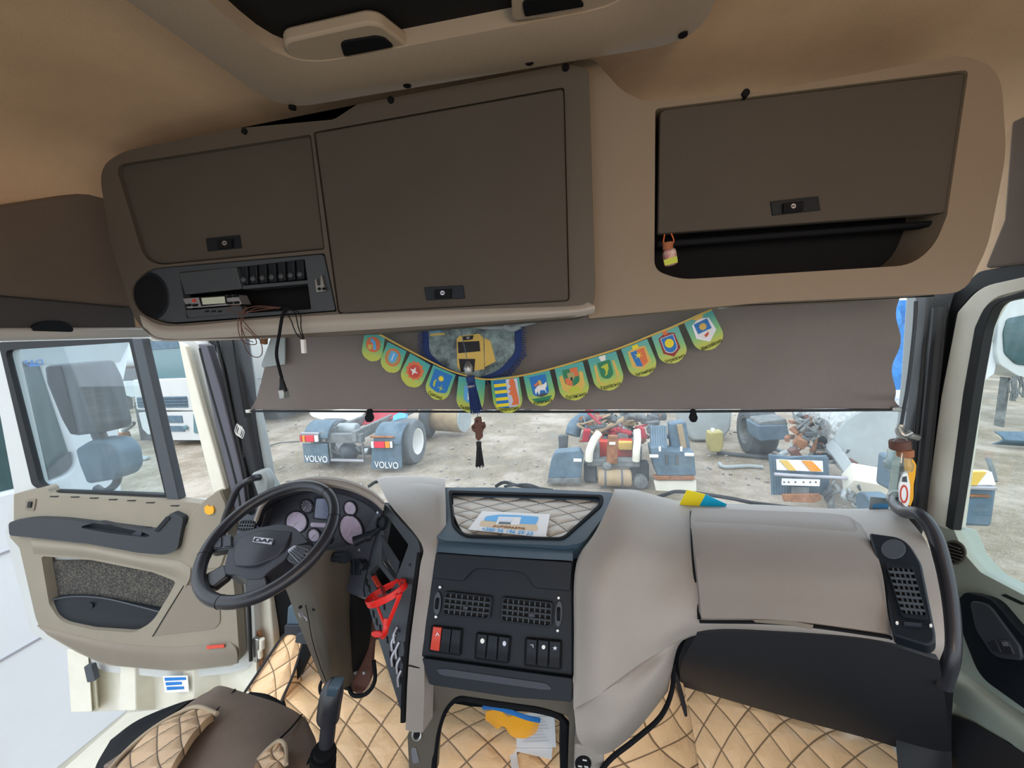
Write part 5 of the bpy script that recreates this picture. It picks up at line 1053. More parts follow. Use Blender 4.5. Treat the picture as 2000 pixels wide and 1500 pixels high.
b = new(); plate(b, PDo.off(.004), [(155, 1015), (295, 1030), (290, 1055), (160, 1036)], t=.004); obj('pull_recess', b, 'black', ar)
b = new(); plate(b, PDo.off(.014), rnd([(250, 1048), (268, 1036), (278, 1040), (272, 1052)], 4), t=.012); obj('pull_lever', b, 'hub', ar, bev=.003)
b = new(); plate(b, PDo.off(.026), rnd([(300, 1037), (325, 1008), (332, 1012), (308, 1040)], 3), t=.004); obj('switch_strip', b, 'black', ar, bev=.001)
b = new(); plate(b, PDo.off(.006), rnd([(356, 1098, 10), (350, 1060, 10), (368, 1010, 30), (400, 975, 20), (428, 958, 4), (440, 985, 3), (446, 1060, 3), (430, 1110, 10), (380, 1112, 10)], 6), t=.01); tr_ = obj('corner_trim', b, 'door_trim', t, bev=.003)
b = new(); plate(b, PDo.off(.012), rnd([(398, 992), (404, 986), (408, 991), (414, 988), (418, 996), (416, 1004), (406, 1006), (400, 1002)], 3), t=.006); obj('tweeter_plug', b, 'amber', tr_, bev=.001, label='yellow piece in the corner trim')
b = new(); plate(b, PDo.off(.003), rnd([(362, 1141, 4), (400, 1148, 3), (428, 1160, 6), (430, 1215, 6), (420, 1228, 8), (302, 1242, 3)], 5), t=.006); obj('speaker_cover', b, 'door_trim2', t, bev=.002)
b = new(); tube(b, [PDo.off(.002)(x, y) for x, y in ((362, 1139), (330, 1190), (298, 1243))], .002, smooth=False); obj('groove', b, 'seal', t)
b = new(); patch(b, [[PDo.off(.001)(x, y) for x, y in ((72, 1222), (200, 1252), (330, 1264), (450, 1254))], [PDo.off(.010)(x, y) for x, y in ((90, 1236), (205, 1268), (330, 1282), (462, 1272))], [PDo.off(.001)(x, y) for x, y in ((150, 1270), (210, 1296), (345, 1308), (464, 1296))]], 5, 5, (0, .006, 0)); obj('lower_swell', b, 'door_trim2', pn)
b = new(); plate(b, PDo.off(.012), [(403, 1262), (437, 1259), (438, 1265), (404, 1268)], t=.003); obj('reflector', b, 'redb', t, label='small red reflector')
b = new(); plate(b, PDo.off(.004), rnd([(50, 976), (70, 974), (66, 998), (48, 996)], 4), [rnd([(54, 980), (66, 979), (63, 994), (52, 993)], 3)], t=.004); obj('hook_plate', b, 'door_trim2', t, bev=.001)
b = new(); plate(b, PDo.off(.005), [(55, 981), (61, 981), (59, 992), (54, 991)], t=.003); obj('hook', b, 'seal', t)
for x, y in ((106, 970), (147, 971), (184, 973), (221, 976), (257, 978), (294, 982), (342, 988)):
    b = new(); plate(b, PDo.off(.0012), [(x - 9, y - 1), (x + 9, y - 1.5), (x + 6, y + 1.2), (x - 9, y + 1)], t=.001); obj('demister_slot', b, 'seal', t)

# door sill and steps
b = new(); cols = [130, 172, 178, 228, 236, 262, 300, 318, 366, 376, 430, 446, 500]
fl = [0, 0, 1, 1, 0, 0, 1, 1, 0, 0, 1, 1, 0]
patch(b, [[at(x, 1270 + (x - 130) * .05, 1.24 + .07 * f_) for x, f_ in zip(cols, fl)], [at(x + (4 if x > 200 else 8), 1392 - (x - 130) * .03, 1.22 + .07 * f_) for x, f_ in zip(cols, fl)]], 1, 1, (0, .02, 0)); st = thing('step_fairing', 'ribbed white plastic step fairing below the open door', 'step panel'); obj('ribbed_panel', b, 'cream', st, bev=.004)
b = new(); plate(b, PY(1.215), [(318, 1321), (366, 1320), (369, 1351), (322, 1353)], t=.002); lb = obj('sticker', b, 'white', st)
for k, (x0, x1) in enumerate(((321, 362), (323, 354), (325, 358))):
    b = new(); plate(b, PY(1.213), [(x0, 1324 + k * 9), (x1, 1323 + k * 9), (x1 + 1, 1328 + k * 9), (x0 + 1, 1330 + k * 9)], t=.001); obj('printed_bar', b, 'blue', lb)
b = new(); plate(b, PY(1.2), rnd([(163, 1302), (178, 1300), (186, 1330), (170, 1334)], 3), t=.02); obj('catch', b, 'greyp', st, bev=.002)
b = new(); plate(b, PZ(1.44), [(118, 1505), (250, 1388), (520, 1360), (600, 1700), (60, 1700)], t=.05); tag(obj('door_sill', b, 'cream', bev=.01), 'cream painted door sill and step edge left of the driver seat', 'sill')
b = new(); plate(b, PY(1.28), [(474, 990), (512, 990), (540, 1330), (505, 1345), (486, 1330)], t=.04); tag(obj('door_post', b, 'cream', bev=.006), 'cream painted hinge post between open door and footwell', 'door post')
t = bpy.data.objects['cab_door']
b = new(); bar(b, at(502, 1245, 1.24), at(500, 1290, 1.24), .018, .03); hg = obj('hinge', b, 'steel', t, bev=.003)
b = new(); cyl(b, at(512, 1248, 1.22), at(512, 1266, 1.22), .010, 14); cyl(b, at(508, 1270, 1.22), at(509, 1284, 1.22), .009, 14); obj('knuckle', b, 'cream', hg, bev=.001)
b = new(); plate(b, PY(1.255), rnd([(496, 1236), (508, 1230), (515, 1260), (512, 1300), (494, 1300)], 5), t=.003); obj('stain', b, 'rust', hg)

# mirrors on brackets
t = thing('side_mirror', 'tall grey mirror housing seen through the open door window', 'mirror')
b = new(); plate(b, PY(1.5), rnd([(83, 714, 8), (165, 706, 8), (184, 744, 8), (205, 832, 8), (202, 845, 6), (139, 853, 10), (117, 819, 8), (88, 749, 8)], 5), t=.13); obj('housing', b, 'greyp', t, bev=.02, seg=4)
b = new(); plate(b, PY(1.495), rnd([(90, 716, 8), (118, 714, 4), (150, 845, 4), (139, 851, 8), (120, 818, 8), (94, 749, 8)], 5), t=.01); obj('dark_face', b, 'black', t, bev=.003)
b = new(); tube(b, pp((190, 838, 1.55), (194, 850, 1.55), (200, 862, 1.55)), .03); obj('bracket', b, 'greyp', t)
t = thing('wide_angle_mirror', 'small rounded grey mirror housing below the tall mirror', 'mirror')
b = new(); plate(b, PY(1.5), rnd([(144, 878, 6), (173, 860, 10), (213, 861, 12), (232, 883, 8), (238, 920, 12), (226, 937, 8), (168, 947, 8), (152, 907, 6)], 5), t=.11); obj('housing', b, 'fender', t, bev=.02, seg=4)
b = new(); tube(b, pp((232, 920, 1.57), (226, 945, 1.57), (205, 960, 1.57), (188, 952, 1.57)), .018); obj('bracket', b, 'greyp', t)

# ================================================================== CLOSED PASSENGER DOOR
t = thing('cab_door', 'closed passenger door with window, armrest and switch panel at the right edge', 'door')
DX = PX(1.12)
b = new(); plate(b, DX, rnd([(1826, 1022, 3), (1862, 1033, 4), (1882, 1080, 4), (1915, 1118, 6), (2100, 1215, 3), (2400, 2000, 3), (1850, 1560, 3), (1842, 1320, 3), (1838, 1120, 3)], 5), t=.05); obj('door_panel', b, 'green_grey', t, bev=.006)
b = new(); plate(b, PX(1.118), rnd([(1870, 610, 5), (1914, 560, 30), (2000, 541, 3), (2200, 500, 3), (2200, 530, 3), (2000, 566, 3), (1935, 582, 25), (1905, 640, 8), (1884, 760, 3), (1850, 1034, 3), (1806, 1015, 3), (1838, 775, 3)], 5), t=.04); obj('window_frame', b, 'cream', t, bev=.01, seg=3)
b = new(); plate(b, PX(1.116), rnd([(1903, 640, 5), (1926, 590, 25), (2000, 568, 3), (2200, 525, 3), (2200, 540, 3), (2000, 580, 3), (1942, 592, 20), (1923, 640, 8), (1905, 740, 3), (1860, 1036, 3), (1846, 1028, 3), (1880, 770, 3)], 5), t=.02); obj('window_seal', b, 'seal', t, bev=.003)
b = new(); plate(b, PX(1.135), [(1905, 600), (2200, 520), (2400, 1330), (1930, 1130), (1850, 1040)], t=.004); obj('window_glass', b, 'glass', t)
b = new(); plate(b, PX(1.10), rnd([(1867, 1176, 10), (1884, 1154, 12), (1936, 1168, 20), (1975, 1215, 10), (2060, 1310, 5), (2120, 1420, 5), (2010, 1392, 5), (1912, 1322, 30), (1880, 1240, 10)], 6), t=.05); ar = obj('armrest', b, 'black', t, bev=.012, seg=4)
b = new(); plate(b, PX(1.095), rnd([(1892, 1172, 14), (1928, 1178, 16), (1990, 1262, 5), (1996, 1290, 10), (1940, 1284, 20), (1905, 1230, 8)], 6), t=.01); obj('inner_panel', b, 'greyp', ar, bev=.002)
for k, P in enumerate(([(1925, 1252), (1942, 1246), (1956, 1275), (1938, 1275)], [(1948, 1250), (1968, 1250), (1980, 1278), (1960, 1280)])):
    b = new(); plate(b, PX(1.092), rnd(P, 4), t=.008); q_ = obj('window_switch', b, 'hub', ar, bev=.002)
    if k:
        b = new(); plate(b, PX(1.091), [(1955, 1254), (1965, 1253), (1970, 1262), (1960, 1262)], t=.001); obj('symbol', b, 'silver', q_)
b = new(); plate(b, PX(1.117), ell(1861, 1079, 25, 24, 36, 30), t=.004); gr = obj('round_vent', b, 'trim_beige', t, bev=.002)
b = new(); plate(b, PX(1.115), ell(1861, 1079, 20, 19, 36, 30), t=.004); obj('vent_mouth', b, 'void', gr)
for k in range(5):
    y = 1066 + k * 6.5; b = new(); bar(b, PX(1.113)(1843 + abs(k - 2) * 2, y - 4), PX(1.113)(1879 - abs(k - 2) * 2, y + 6), .003, .002); obj('vent_bar', b, 'trim_beige', gr)
b = new(); plate(b, PX(1.118), rnd([(1955, 1163), (1962, 1160), (2000, 1178), (1996, 1182)], 2), t=.004); obj('demister_slot', b, 'seal', t)
b = new(); patch(b, [[PX(1.115)(x, y) for x, y in ((1860, 1300), (1910, 1335), (1980, 1385), (2060, 1430))], [PX(1.09)(x, y) for x, y in ((1862, 1330), (1910, 1365), (1970, 1410), (2050, 1470))], [PX(1.115)(x, y) for x, y in ((1858, 1370), (1900, 1400), (1960, 1440), (2040, 1510))]], 5, 5, (.02, 0, 0)); obj('door_pull_ledge', b, 'green_grey', t, ang=60)
b = new(); plate(b, PX(1.112), [(1850, 1392), (1900, 1412), (2000, 1470), (2200, 1620), (2200, 1900), (1850, 1700)], t=.006); obj('carpet_panel', b, 'pillar', t)
b = new(); plate(b, PX(1.13), rnd([(1838, 600, 3), (1880, 560, 20), (1912, 530, 10), (2000, 514, 3), (2250, 470, 3), (2250, 505, 3), (2000, 545, 3), (1905, 565, 25), (1868, 612, 10), (1806, 1015, 3), (1780, 1015, 3)], 5), t=.06); struct(obj('trim_2', b, 'seal', bev=.006))
b = new(); bx(b, 1.16, 1.2, -1.3, 1.45, 1.5, 2.2); struct(obj('wall_right', b, 'paint'))
b = new(); patch(b, [pp((1800, 1200, 1.0), (1840, 1250, .98), (1850, 1320, .97)), pp((1780, 1330, 1.05), (1830, 1330, 1.03), (1862, 1340, 1.02)), pp((1750, 1420, 1.1), (1820, 1430, 1.08), (1858, 1430, 1.06)), pp((1760, 1560, 1.05), (1820, 1560, 1.02), (1862, 1560, 1.0))], 6, 6, (.02, .03, 0)); tag(obj('corner_trim', b, 'pillar'), 'dark lower corner trim between passenger footwell and closed door', 'trim')

# ================================================================== THE YARD
b = new(); bx(b, -80, 80, -20, 120, -.2, 0); struct(obj('floor', b, 'ground'))
def qb(bm, x0, y0, x1, y1, Y, d):
    A, B = at(x0, y0, Y), at(x1, y1, Y); bx(bm, min(A.x, B.x), max(A.x, B.x), Y, Y + d, min(A.z, B.z), max(A.z, B.z))
def QB(name, x0, y0, x1, y1, Y, d, m, par, bev=.01, label=None):
    b = new(); qb(b, x0, y0, x1, y1, Y, d); return obj(name, b, m, par, bev=bev, label=label)
def PLt(name, P, Y, d, m, par, bev=.008, r=0, label=None):
    b = new(); plate(b, PY(Y), rnd(P, r) if r else P, t=d); return obj(name, b, m, par, bev=bev, label=label)
def wheel(par, c, r, w, side=1, m='tyre_dust', rimm='white', bolts=8):
    c = V(c); ax = V((side, 0, 0))
    b = new(); lathe(b, c - ax * w, ax, [(r * .56, 0), (r * .92, 0), (r * .99, w * .12), (r, w * .5), (r * .99, w * .88), (r * .92, w), (r * .62, w * 1.04), (r * .56, w), (r * .56, 0)], 40, cap=False); ty = obj('tyre', b, m, par, ang=40)
    b = new(); lathe(b, c - ax * w * .9, ax, [(r * .57, 0), (r * .57, w * .92), (r * .52, w * .9), (r * .48, w * .4), (r * .3, w * .3), (r * .26, w * .55), (r * .1, w * .6), (.0, w * .6)], 32); ri = obj('rim', b, rimm, ty)
    for k in range(bolts):
        a = 2 * math.pi * k / bolts; p = c - ax * w * .55 + V((0, math.cos(a), math.sin(a))) * r * .38
        b = new(); cyl(b, p, p + ax * .03, .022, 8); obj('bolt', b, 'rubber', ri)
    return ty

# neighbouring white truck
t = thing('white_truck', 'white truck parked close alongside, its side and cab window beyond the open door', 'truck')
PN_ = PX(-2.9)
winh = [(-80, 690, 6), (66, 703, 8), (84, 712, 8), (146, 900, 14), (132, 926, 14), (70, 946, 6), (-90, 985, 6)]
b = new(); plate(b, PN_, [(-900, 420), (262, 655), (232, 800), (240, 960), (258, 1384), (115, 1502), (-900, 2375)], [rnd(winh)], t=.1); bd_ = obj('body_side', b, 'paint_cool', t, bev=.02)
b = new(); plate(b, PX(-2.93), rnd(winh), t=.02); obj('side_window', b, 'dark_glass', t)
b = new(); plate(b, PX(-2.895), rnd([(78, 945, 6), (132, 920, 10), (142, 905, 6), (138, 880, 6), (100, 915, 3)], 5), t=.02); obj('window_corner', b, 'greyp', t, bev=.004)
for z in (1.87, 1.31):
    b = new(); bx(b, -2.905, -2.893, -1.5, 1.86, z - .006, z + .006); obj('panel_joint', b, 'silver', bd_)
b = new(); plate(b, PX(-2.893), [(-200, 640), (255, 662), (235, 706), (110, 712), (-200, 690)], t=.005); obj('upper_band', b, 'plastic_white', bd_)
text('DAF', 'blue', PX(-2.885)(66, 709), (0, -1, 0), (0, 0, 1), .045, bd_)
b = new(); bar(b, PX(-2.885)(56, 714), PX(-2.885)(77, 713), .004, .012); obj('underline', b, 'blue', bd_)
b = new(); bx(b, -3.0, -2.94, -1, 1.86, .3, .49); obj('lower_skirt', b, 'cream', t)

# white truck front
t = thing('white_truck', 'white truck facing the cab, pale windscreen and dark grille, seen through the door window', 'truck')
Y = 9.0
QB('cab_shell', 258, 640, 392, 738, Y + .12, 1.8, 'paint', t, .08)
PLt('windscreen', [(281, 665), (346, 665), (371, 738), (296, 742)], Y + .07, .06, 'truck_glass', t, .01, 4)
PLt('visor_band', [(279, 664), (344, 664), (350, 680), (284, 684)], Y + .05, .06, 'fender', t, .01, 3)
PLt('front_panel', [(258, 742), (372, 738), (388, 803), (266, 801)], Y, .25, 'paint', t, .03, 4)
g_ = PLt('grille', [(266, 776), (364, 774), (367, 796), (269, 797)], Y - .02, .06, 'fender', t, .01, 2)
for k in range(3):
    b = new(); bar(b, at(268, 780 + k * 6, Y - .04), at(365, 778 + k * 6, Y - .04), .02, .015); obj('grille_bar', b, 'greyp', g_)
PLt('bumper', [(270, 806), (376, 804), (402, 850), (402, 860), (322, 860), (320, 830), (290, 850), (278, 838)], Y - .02, .3, 'paint', t, .02, 3)
QB('lower_grille', 312, 812, 356, 826, Y - .05, .05, 'fender', t); QB('lower_grille', 318, 832, 360, 843, Y - .05, .05, 'fender', t)
PLt('headlamp', [(377, 806), (390, 806), (402, 848), (378, 846)], Y - .05, .1, 'truck_glass', t, .01, 3)
QB('sleeper_side', 372, 660, 402, 850, Y + .2, 1.6, 'paint', t, .03)
b = new(); lathe(b, at(363, 835, Y - .05), (0, -1, 0), [(.07, 0), (.07, .03), (.04, .04)], 16); obj('fog_lamp', b, 'truck_glass', t)
b = new(); bx(b, *[v for v in (at(275, 860, Y + .5).x, at(385, 860, Y + .5).x)], Y + .5, Y + 2, 0.0, 1.2); obj('underbody', b, 'rubber', t)
t = thing('white_lorry', 'white lorry rear with arched mudguard and wheel in the distance left', 'lorry')
Y = 14
PLt('mudguard', [(192, 748), (243, 746), (246, 758), (256, 776), (244, 772), (232, 762), (208, 763), (196, 778), (190, 776)], Y, .5, 'paint', t, .02)
c = at(221, 785, Y + .1)
b = new(); lathe(b, (c.x, Y + .4, c.z), (0, -1, 0), [(.45, 0), (.7, 0), (.72, .2), (.68, .38), (.42, .4), (.4, .3), (.1, .3), (0, .3)], 32); w_ = obj('wheel', b, 'tyre_dust', t)
b = new(); lathe(b, (c.x, Y + .1, c.z), (0, -1, 0), [(.36, 0), (.36, .04), (.3, .08), (.1, .1), (0, .1)], 24); obj('rim', b, 'paint', w_)
QB('side_tank', 20, 664, 262, 716, Y + 1, 1.5, 'paint_cool', t, .3)
QB('lower_body', 168, 716, 262, 750, Y + 1.6, .6, 'wood', t, .05)
c = at(221, 785, Y)
b = new(); bx(b, c.x - .2, c.x + .2, Y + .45, Y + 2.2, .5, 1.8); obj('chassis_post', b, 'rubber', t)
t = thing('white_truck', 'white truck cab seen between left pillar and roller blind', 'truck')
Y = 12
QB('cab', 440, 600, 560, 800, Y, 2.4, 'paint', t, .15); QB('side_deflector', 505, 745, 560, 800, Y - .2, .3, 'paint_cool', t, .08)
b = new(); A = at(470, 740, Y - .01); bx(b, A.x - 1, A.x + 2.6, Y - .02, Y, A.z, A.z + .02); obj('panel_joint', b, 'silver', t)
A = at(500, 800, Y)
b = new(); bx(b, A.x - 1.2, A.x + .6, Y + .3, Y + 2, 0, A.z + .1); obj('underbody', b, 'rubber', t)
t = thing('gas_canister', 'small orange-red canister standing on the yard ground with a grey hose', 'canister')
c = atz(241, 864, 0.02)
b = new(); cyl(b, c, c + V((0, 0, .32)), .2, 20, .18); obj('body', b, 'rust', t, bev=.02); b = new(); cyl(b, c + V((0, 0, .32)), c + V((0, 0, .42)), .05); obj('valve', b, 'white', t)
b = new(); tube(b, [c + V((.1, 0, .35)), c + V((.35, .1, .55)), c + V((.55, -.1, .6))], .06); obj('hose', b, 'chassis', t)
c = atz(238, 876, .02); b = new(); box(b, c + V((0, 0, .05)), (.45, .3, .1)); tag(obj('white_pad', b, 'white', bev=.03), 'white folded pad on the ground in front of the orange canister', 'pad')
c = atz(272, 898, .02); b = new(); box(b, c + V((0, 0, .03)), (.4, .18, .06), Matrix.Rotation(.4, 3, 'Z')); tag(obj('scrap_plate', b, 'plastic_white', bev=.01), 'pale scrap plate lying on the yard below the white truck', 'scrap')

# tractor chassis with mud flaps
t = thing('tractor_chassis', 'rear of a tractor chassis with red tail lamps, mud flaps and a white-rimmed wheel', 'truck chassis')
Y = 7.4
def curvfender(x0, x1, yt, yb, Y0, m='fender'):
    A, B = at(x0, yt, Y0), at(x1, yb, Y0); b = new(); n = 8; r = A.z - B.z
    rows = []
    for k in range(n + 1):
        a = math.pi * .5 * k / n; rows.append([V((X, Y0 + r * 1.3 * (1 - math.sin(a)) , B.z + r * (1 - (1 - math.cos(a)) if False else math.cos(a)))) for X in (A.x, (A.x + B.x) / 2, B.x)])
    patch(b, rows, 2, 1, (0, .03, -.03)); return obj('mudguard', b, m, t, bev=.01)
f1 = QB('mud_flap', 590, 866, 643, 905, Y, .03, 'fender', t); f2 = PLt('mud_flap', [(726, 868), (783, 868), (785, 912), (780, 917), (725, 916)], Y, .03, 'fender', t)
text('VOLVO', 'white', at(618, 897, Y - .02), (1, 0, -.02), (0, 0, 1), .2, f1, ext=.004, fitw=(at(641, 897, Y) - at(598, 897, Y)).length)
text('VOLVO', 'white', at(755, 909, Y - .02), (1, 0, -.02), (0, 0, 1), .2, f2, ext=.004, fitw=(at(778, 909, Y) - at(732, 909, Y)).length)
curvfender(590, 640, 828, 856, Y - .02); curvfender(726, 783, 834, 868, Y - .02)
for (x0, x1, y, cols_) in ((585, 621, 857, ('redlens', 'amberlens', 'redlens', 'white')), (724, 766, 869, ('white', 'redlens', 'amberlens', 'white'))):
    lm = QB('tail_lamp', x0 - 1, y - 7, x1 + 1, y + 7, Y - .08, .06, 'greyp', t)
    ws = [.12, .18, .48, .22] if x0 < 600 else [.15, .5, .23, .12]; x = x0
    for c_, w_ in zip(cols_, ws):
        QB('lens', x, y - 6, x + (x1 - x0) * w_ - .5, y + 6, Y - .11, .04, c_, lm, .004); x += (x1 - x0) * w_
QB('crossmember', 632, 848, 706, 866, Y + .05, .15, 'chassis', t); QB('lamp_bar', 586, 845, 622, 850, Y - .05, .06, 'silver', t); QB('lamp_bar', 722, 852, 768, 856, Y - .05, .06, 'rust', t)
for x0, x1 in ((626, 640), (686, 700)):
    A, B = at(x0, 846, Y), at(x1, 868, Y); b = new(); bx(b, A.x, A.x + .1, Y, Y + 3.2, B.z + .05, B.z + .28); obj('frame_rail', b, 'chassis', t, bev=.01)
for x in (645, 708):
    QB('bracket', x - 3, 866, x + 3, 902, Y, .06, 'chassis', t)
QB('lower_bar', 645, 897, 710, 903, Y - .02, .08, 'silver', t)
b = new(); lathe(b, at(683, 880, Y + .3), (0, -1, 0), [(.22, 0), (.2, .1), (.1, .2), (0, .22)], 20); obj('differential', b, 'greyp', t)
b = new(); c = at(683, 880, Y + .9); bx(b, c.x - 1.0, c.x + 1.2, Y + .85, Y + 1.0, c.z - .08, c.z + .08); obj('axle', b, 'rubber', t)
for k in range(5):
    b = new(); tube(b, [at(640 + k * 14, 872, Y + .2), at(655 + k * 12, 884 + 5 * math.sin(k), Y + .2), at(680 + k * 5, 890 - k * 3, Y + .3)], .03); obj('linkage', b, 'chassis', t)
c = at(812, 861, Y + .75); wheel(t, (c.x + .05, Y + .75, .50), .52, .6, 1)
c2 = at(612, 861, Y + .75); wheel(t, (c2.x + .3, Y + .75, .50), .52, .5, -1)
b = new(); cyl(b, at(662, 838, Y + .6), at(698, 838, Y + .6), .14, 20); obj('air_tank', b, 'plastic_white', t, bev=.03)
b = new(); patch(b, [pp((604, 806, 9.2), (660, 800, 9.2), (720, 796, 9.2)), pp((612, 814, 8.9), (660, 818, 8.9), (702, 815, 8.9)), pp((640, 822, 8.7), (665, 824, 8.7), (685, 820, 8.7))], 4, 4, (0, .03, -.02)); tag(obj('pale_sheet', b, 'cream'), 'dirty white sheet over the front of the tractor chassis', 'sheet')
b = new(); patch(b, [pp((690, 796, 9.4), (740, 790, 9.4), (800, 785, 9.4)), pp((690, 815, 9.1), (730, 812, 9.1), (790, 806, 9.1)), pp((672, 826, 8.8), (720, 829, 8.8), (762, 818, 8.8))], 4, 4, (0, .03, -.02)); tag(obj('red_tarp', b, 'redtarp'), 'red tarpaulin behind the tractor chassis wheel', 'tarpaulin')
b = new(); patch(b, [pp((768, 812, 7.6), (780, 806, 7.6), (792, 808, 7.6)), pp((767, 822, 7.55), (780, 818, 7.55), (792, 816, 7.55))], 4, 4, (0, .1, -.03)); tag(obj('blue_rag', b, 'bluelite'), 'crumpled light blue rag on top of the chassis wheel', 'rag')
t = thing('barrel', 'tan barrel lying on its side behind the tractor chassis', 'barrel')
c = at(880, 815, 10.5); zb = max(.5, c.z)
b = new(); cyl(b, (c.x - .55, 10.5, c.z), (c.x + .45, 10.3, c.z), .38, 28); obj('drum', b, 'tank_tan', t, bev=.03)
b = new(); cyl(b, (c.x + .45, 10.3, c.z), (c.x + .49, 10.29, c.z), .36, 28); obj('end_cap', b, 'plastic_white', t)
t = thing('tyre', 'dark upright tyre left of the tan barrel', 'tyre'); c = at(846, 817, 10.2); wheel(t, (c.x - .05, 10.2, .5), .48, .2, 1, 'rubber', 'rubber', 0)
t = thing('blue_sheet_heap', 'crumpled pale plastic sheet on the ground far behind the pendant', 'sheet')
b = new(); A = atz(940, 800, .05); patch(b, [[A + V((i * .5, j * .6, .12 * random.random())) for i in range(6)] for j in range(4)], 2, 2, (0, 0, -.05)); obj('sheet', b, 'paint_cool', t)
c = at(683, 890, 7.9); b = new(); patch(b, [[V((c.x - .3 + i * .14, 7.8 + j * .12, .25 + .18 * random.random())) for i in range(6)] for j in range(3)], 2, 2, (0, 0, -.05)); tag(obj('plastic_bag', b, 'paint_cool'), 'pale blue plastic scrap caught under the tractor chassis', 'plastic scrap')

# dismantled chassis in the middle
t = thing('dismantled_chassis', 'dismantled truck chassis with red engine parts, blue mudguards and a yellow air tank', 'truck chassis')
Y = 7.0
b = new(); A, B = at(1168, 932, Y), at(1233, 934, Y); cyl(b, A, (B.x, Y, A.z), .15, 28); at_ = obj('air_tank', b, 'tank_tan', t, bev=.03, label='yellow air tank')
for x in (1182, 1214):
    c = at(x, 933, Y); b = new(); cyl(b, (c.x - .015, Y, A.z), (c.x + .015, Y, A.z), .157, 28); obj('strap', b, 'rubber', at_)
QB('crossmember', 1146, 897, 1250, 914, Y + .05, .2, 'chassis', t, .03)
b = new(); tube(b, pp((1150, 900, Y), (1152, 880, Y), (1160, 860, Y + .1), (1170, 846, Y + .2)), .07, flat=(1, 0, 0)); obj('bracket', b, 'cream', t)
b = new(); tube(b, pp((1242, 900, Y), (1243, 880, Y), (1245, 860, Y + .1), (1244, 840, Y + .2)), .065, flat=(1, 0, 0)); obj('bracket', b, 'cream', t)
PLt('centre_plate', [(1188, 852), (1208, 852), (1206, 908), (1184, 905)], Y - .02, .12, 'rust', t, .02)
PLt('centre_plate_badge', [(1190, 864), (1202, 864), (1202, 869), (1190, 869)], Y - .04, .03, 'white', t, .004)
QB('engine_block', 1162, 860, 1240, 895, Y + .5, .8, 'redb', t, .04); QB('engine_side', 1165, 845, 1245, 870, Y + 1.0, .4, 'rubber', t, .03); QB('yellow_cover', 1208, 863, 1236, 880, Y + .4, .1, 'gold', t, .02)
b = new()
for x0 in (1158, 1238):
    A = at(x0, 870, Y + .3); bx(b, A.x, A.x + .12, Y + .1, Y + 3.5, A.z - .2, A.z + .05)
obj('frame_rails', b, 'chassis', t, bev=.01)
PLt('red_bracket', [(1140, 840), (1154, 840), (1150, 864), (1136, 864)], Y + .4, .15, 'redtarp', t, .02); PLt('red_bracket', [(1251, 835), (1260, 838), (1264, 858), (1250, 858)], Y + .3, .15, 'redtarp', t, .02)
PLt('mudguard', [(1084, 884), (1132, 880), (1140, 892), (1134, 934), (1070, 934), (1076, 900)], Y, .25, 'fender', t, .04, 3)
PLt('step_plate', [(1070, 935), (1134, 934), (1134, 944), (1068, 944)], Y - .03, .2, 'chassis', t, .01)
PLt('mudguard', [(1090, 852), (1110, 850), (1108, 880), (1092, 884)], Y + .7, .1, 'rubber', t, .02, 3)
for k in range(7):
    b = new(); c = at(1272 + k * 4.6, 834, Y + .5); c1 = at(1274 + k * 4.6, 880, Y + .05); bar(b, c, c1, .035, .05); obj('ribbed_panel_rib', b, 'fender', t)
PLt('ribbed_panel', [(1268, 832), (1301, 832), (1305, 880), (1272, 882)], Y + .55, .05, 'fender', t, .01)
PLt('fairing', [(1308, 828), (1340, 824), (1350, 880), (1312, 882)], Y + .2, .25, 'fender', t, .03, 4)
PLt('fairing_stripe', [(1322, 830), (1333, 829), (1342, 876), (1330, 876)], Y + .17, .04, 'tank_tan', t, .01)
PLt('mudguard', [(1270, 874), (1300, 872), (1306, 880), (1356, 882), (1360, 930), (1284, 930), (1274, 900)], Y - .02, .35, 'fender', t, .03, 4)
for x in (1302, 1322):
    QB('slot', x - 2, 888, x + 3, 908, Y - .045, .03, 'rubber', t, .004)
for x, y in ((1128, 899), (1277, 891), (1346, 888)):
    b = new(); c = at(x, y, Y - .1); cyl(b, c + V((-.07, 0, 0)), c + V((.07, 0, 0)), .03, 12); obj('pin', b, 'white', t)
for x, y in ((1289, 878), (1331, 878)):
    QB('clasp', x - 2, y - 5, x + 2, y + 4, Y - .06, .04, 'white', t, .004)
PLt('rust_strip', [(1276, 930), (1356, 930), (1358, 938), (1282, 938)], Y - .04, .1, 'rust', t, .01); PLt('lower_flap', [(1277, 939), (1360, 939), (1361, 967), (1282, 965)], Y, .05, 'cream', t, .01)
b = new(); tube(b, pp((1118, 850, Y + 1.2), (1125, 830, Y + 1.3), (1150, 815, Y + 1.5), (1185, 808, Y + 1.6)), .16, n=14); obj('blue_duct', b, 'fender', t)
rs = random.Random(3)
for k in range(26):
    x, y = rs.uniform(1135, 1285), rs.uniform(806, 850); P = [at(x, y, Y + .9), at(x + rs.uniform(-25, 25), y + rs.uniform(-8, 8), Y + .8), at(x + rs.uniform(-35, 35), y + rs.uniform(-5, 22), Y + .7)]
    b = new(); tube(b, P, rs.choice((.02, .03, .05)), n=8); obj('hose', b, rs.choice(('chassis', 'rubber', 'redtarp', 'chassis', 'tank_tan', 'fender')), t)
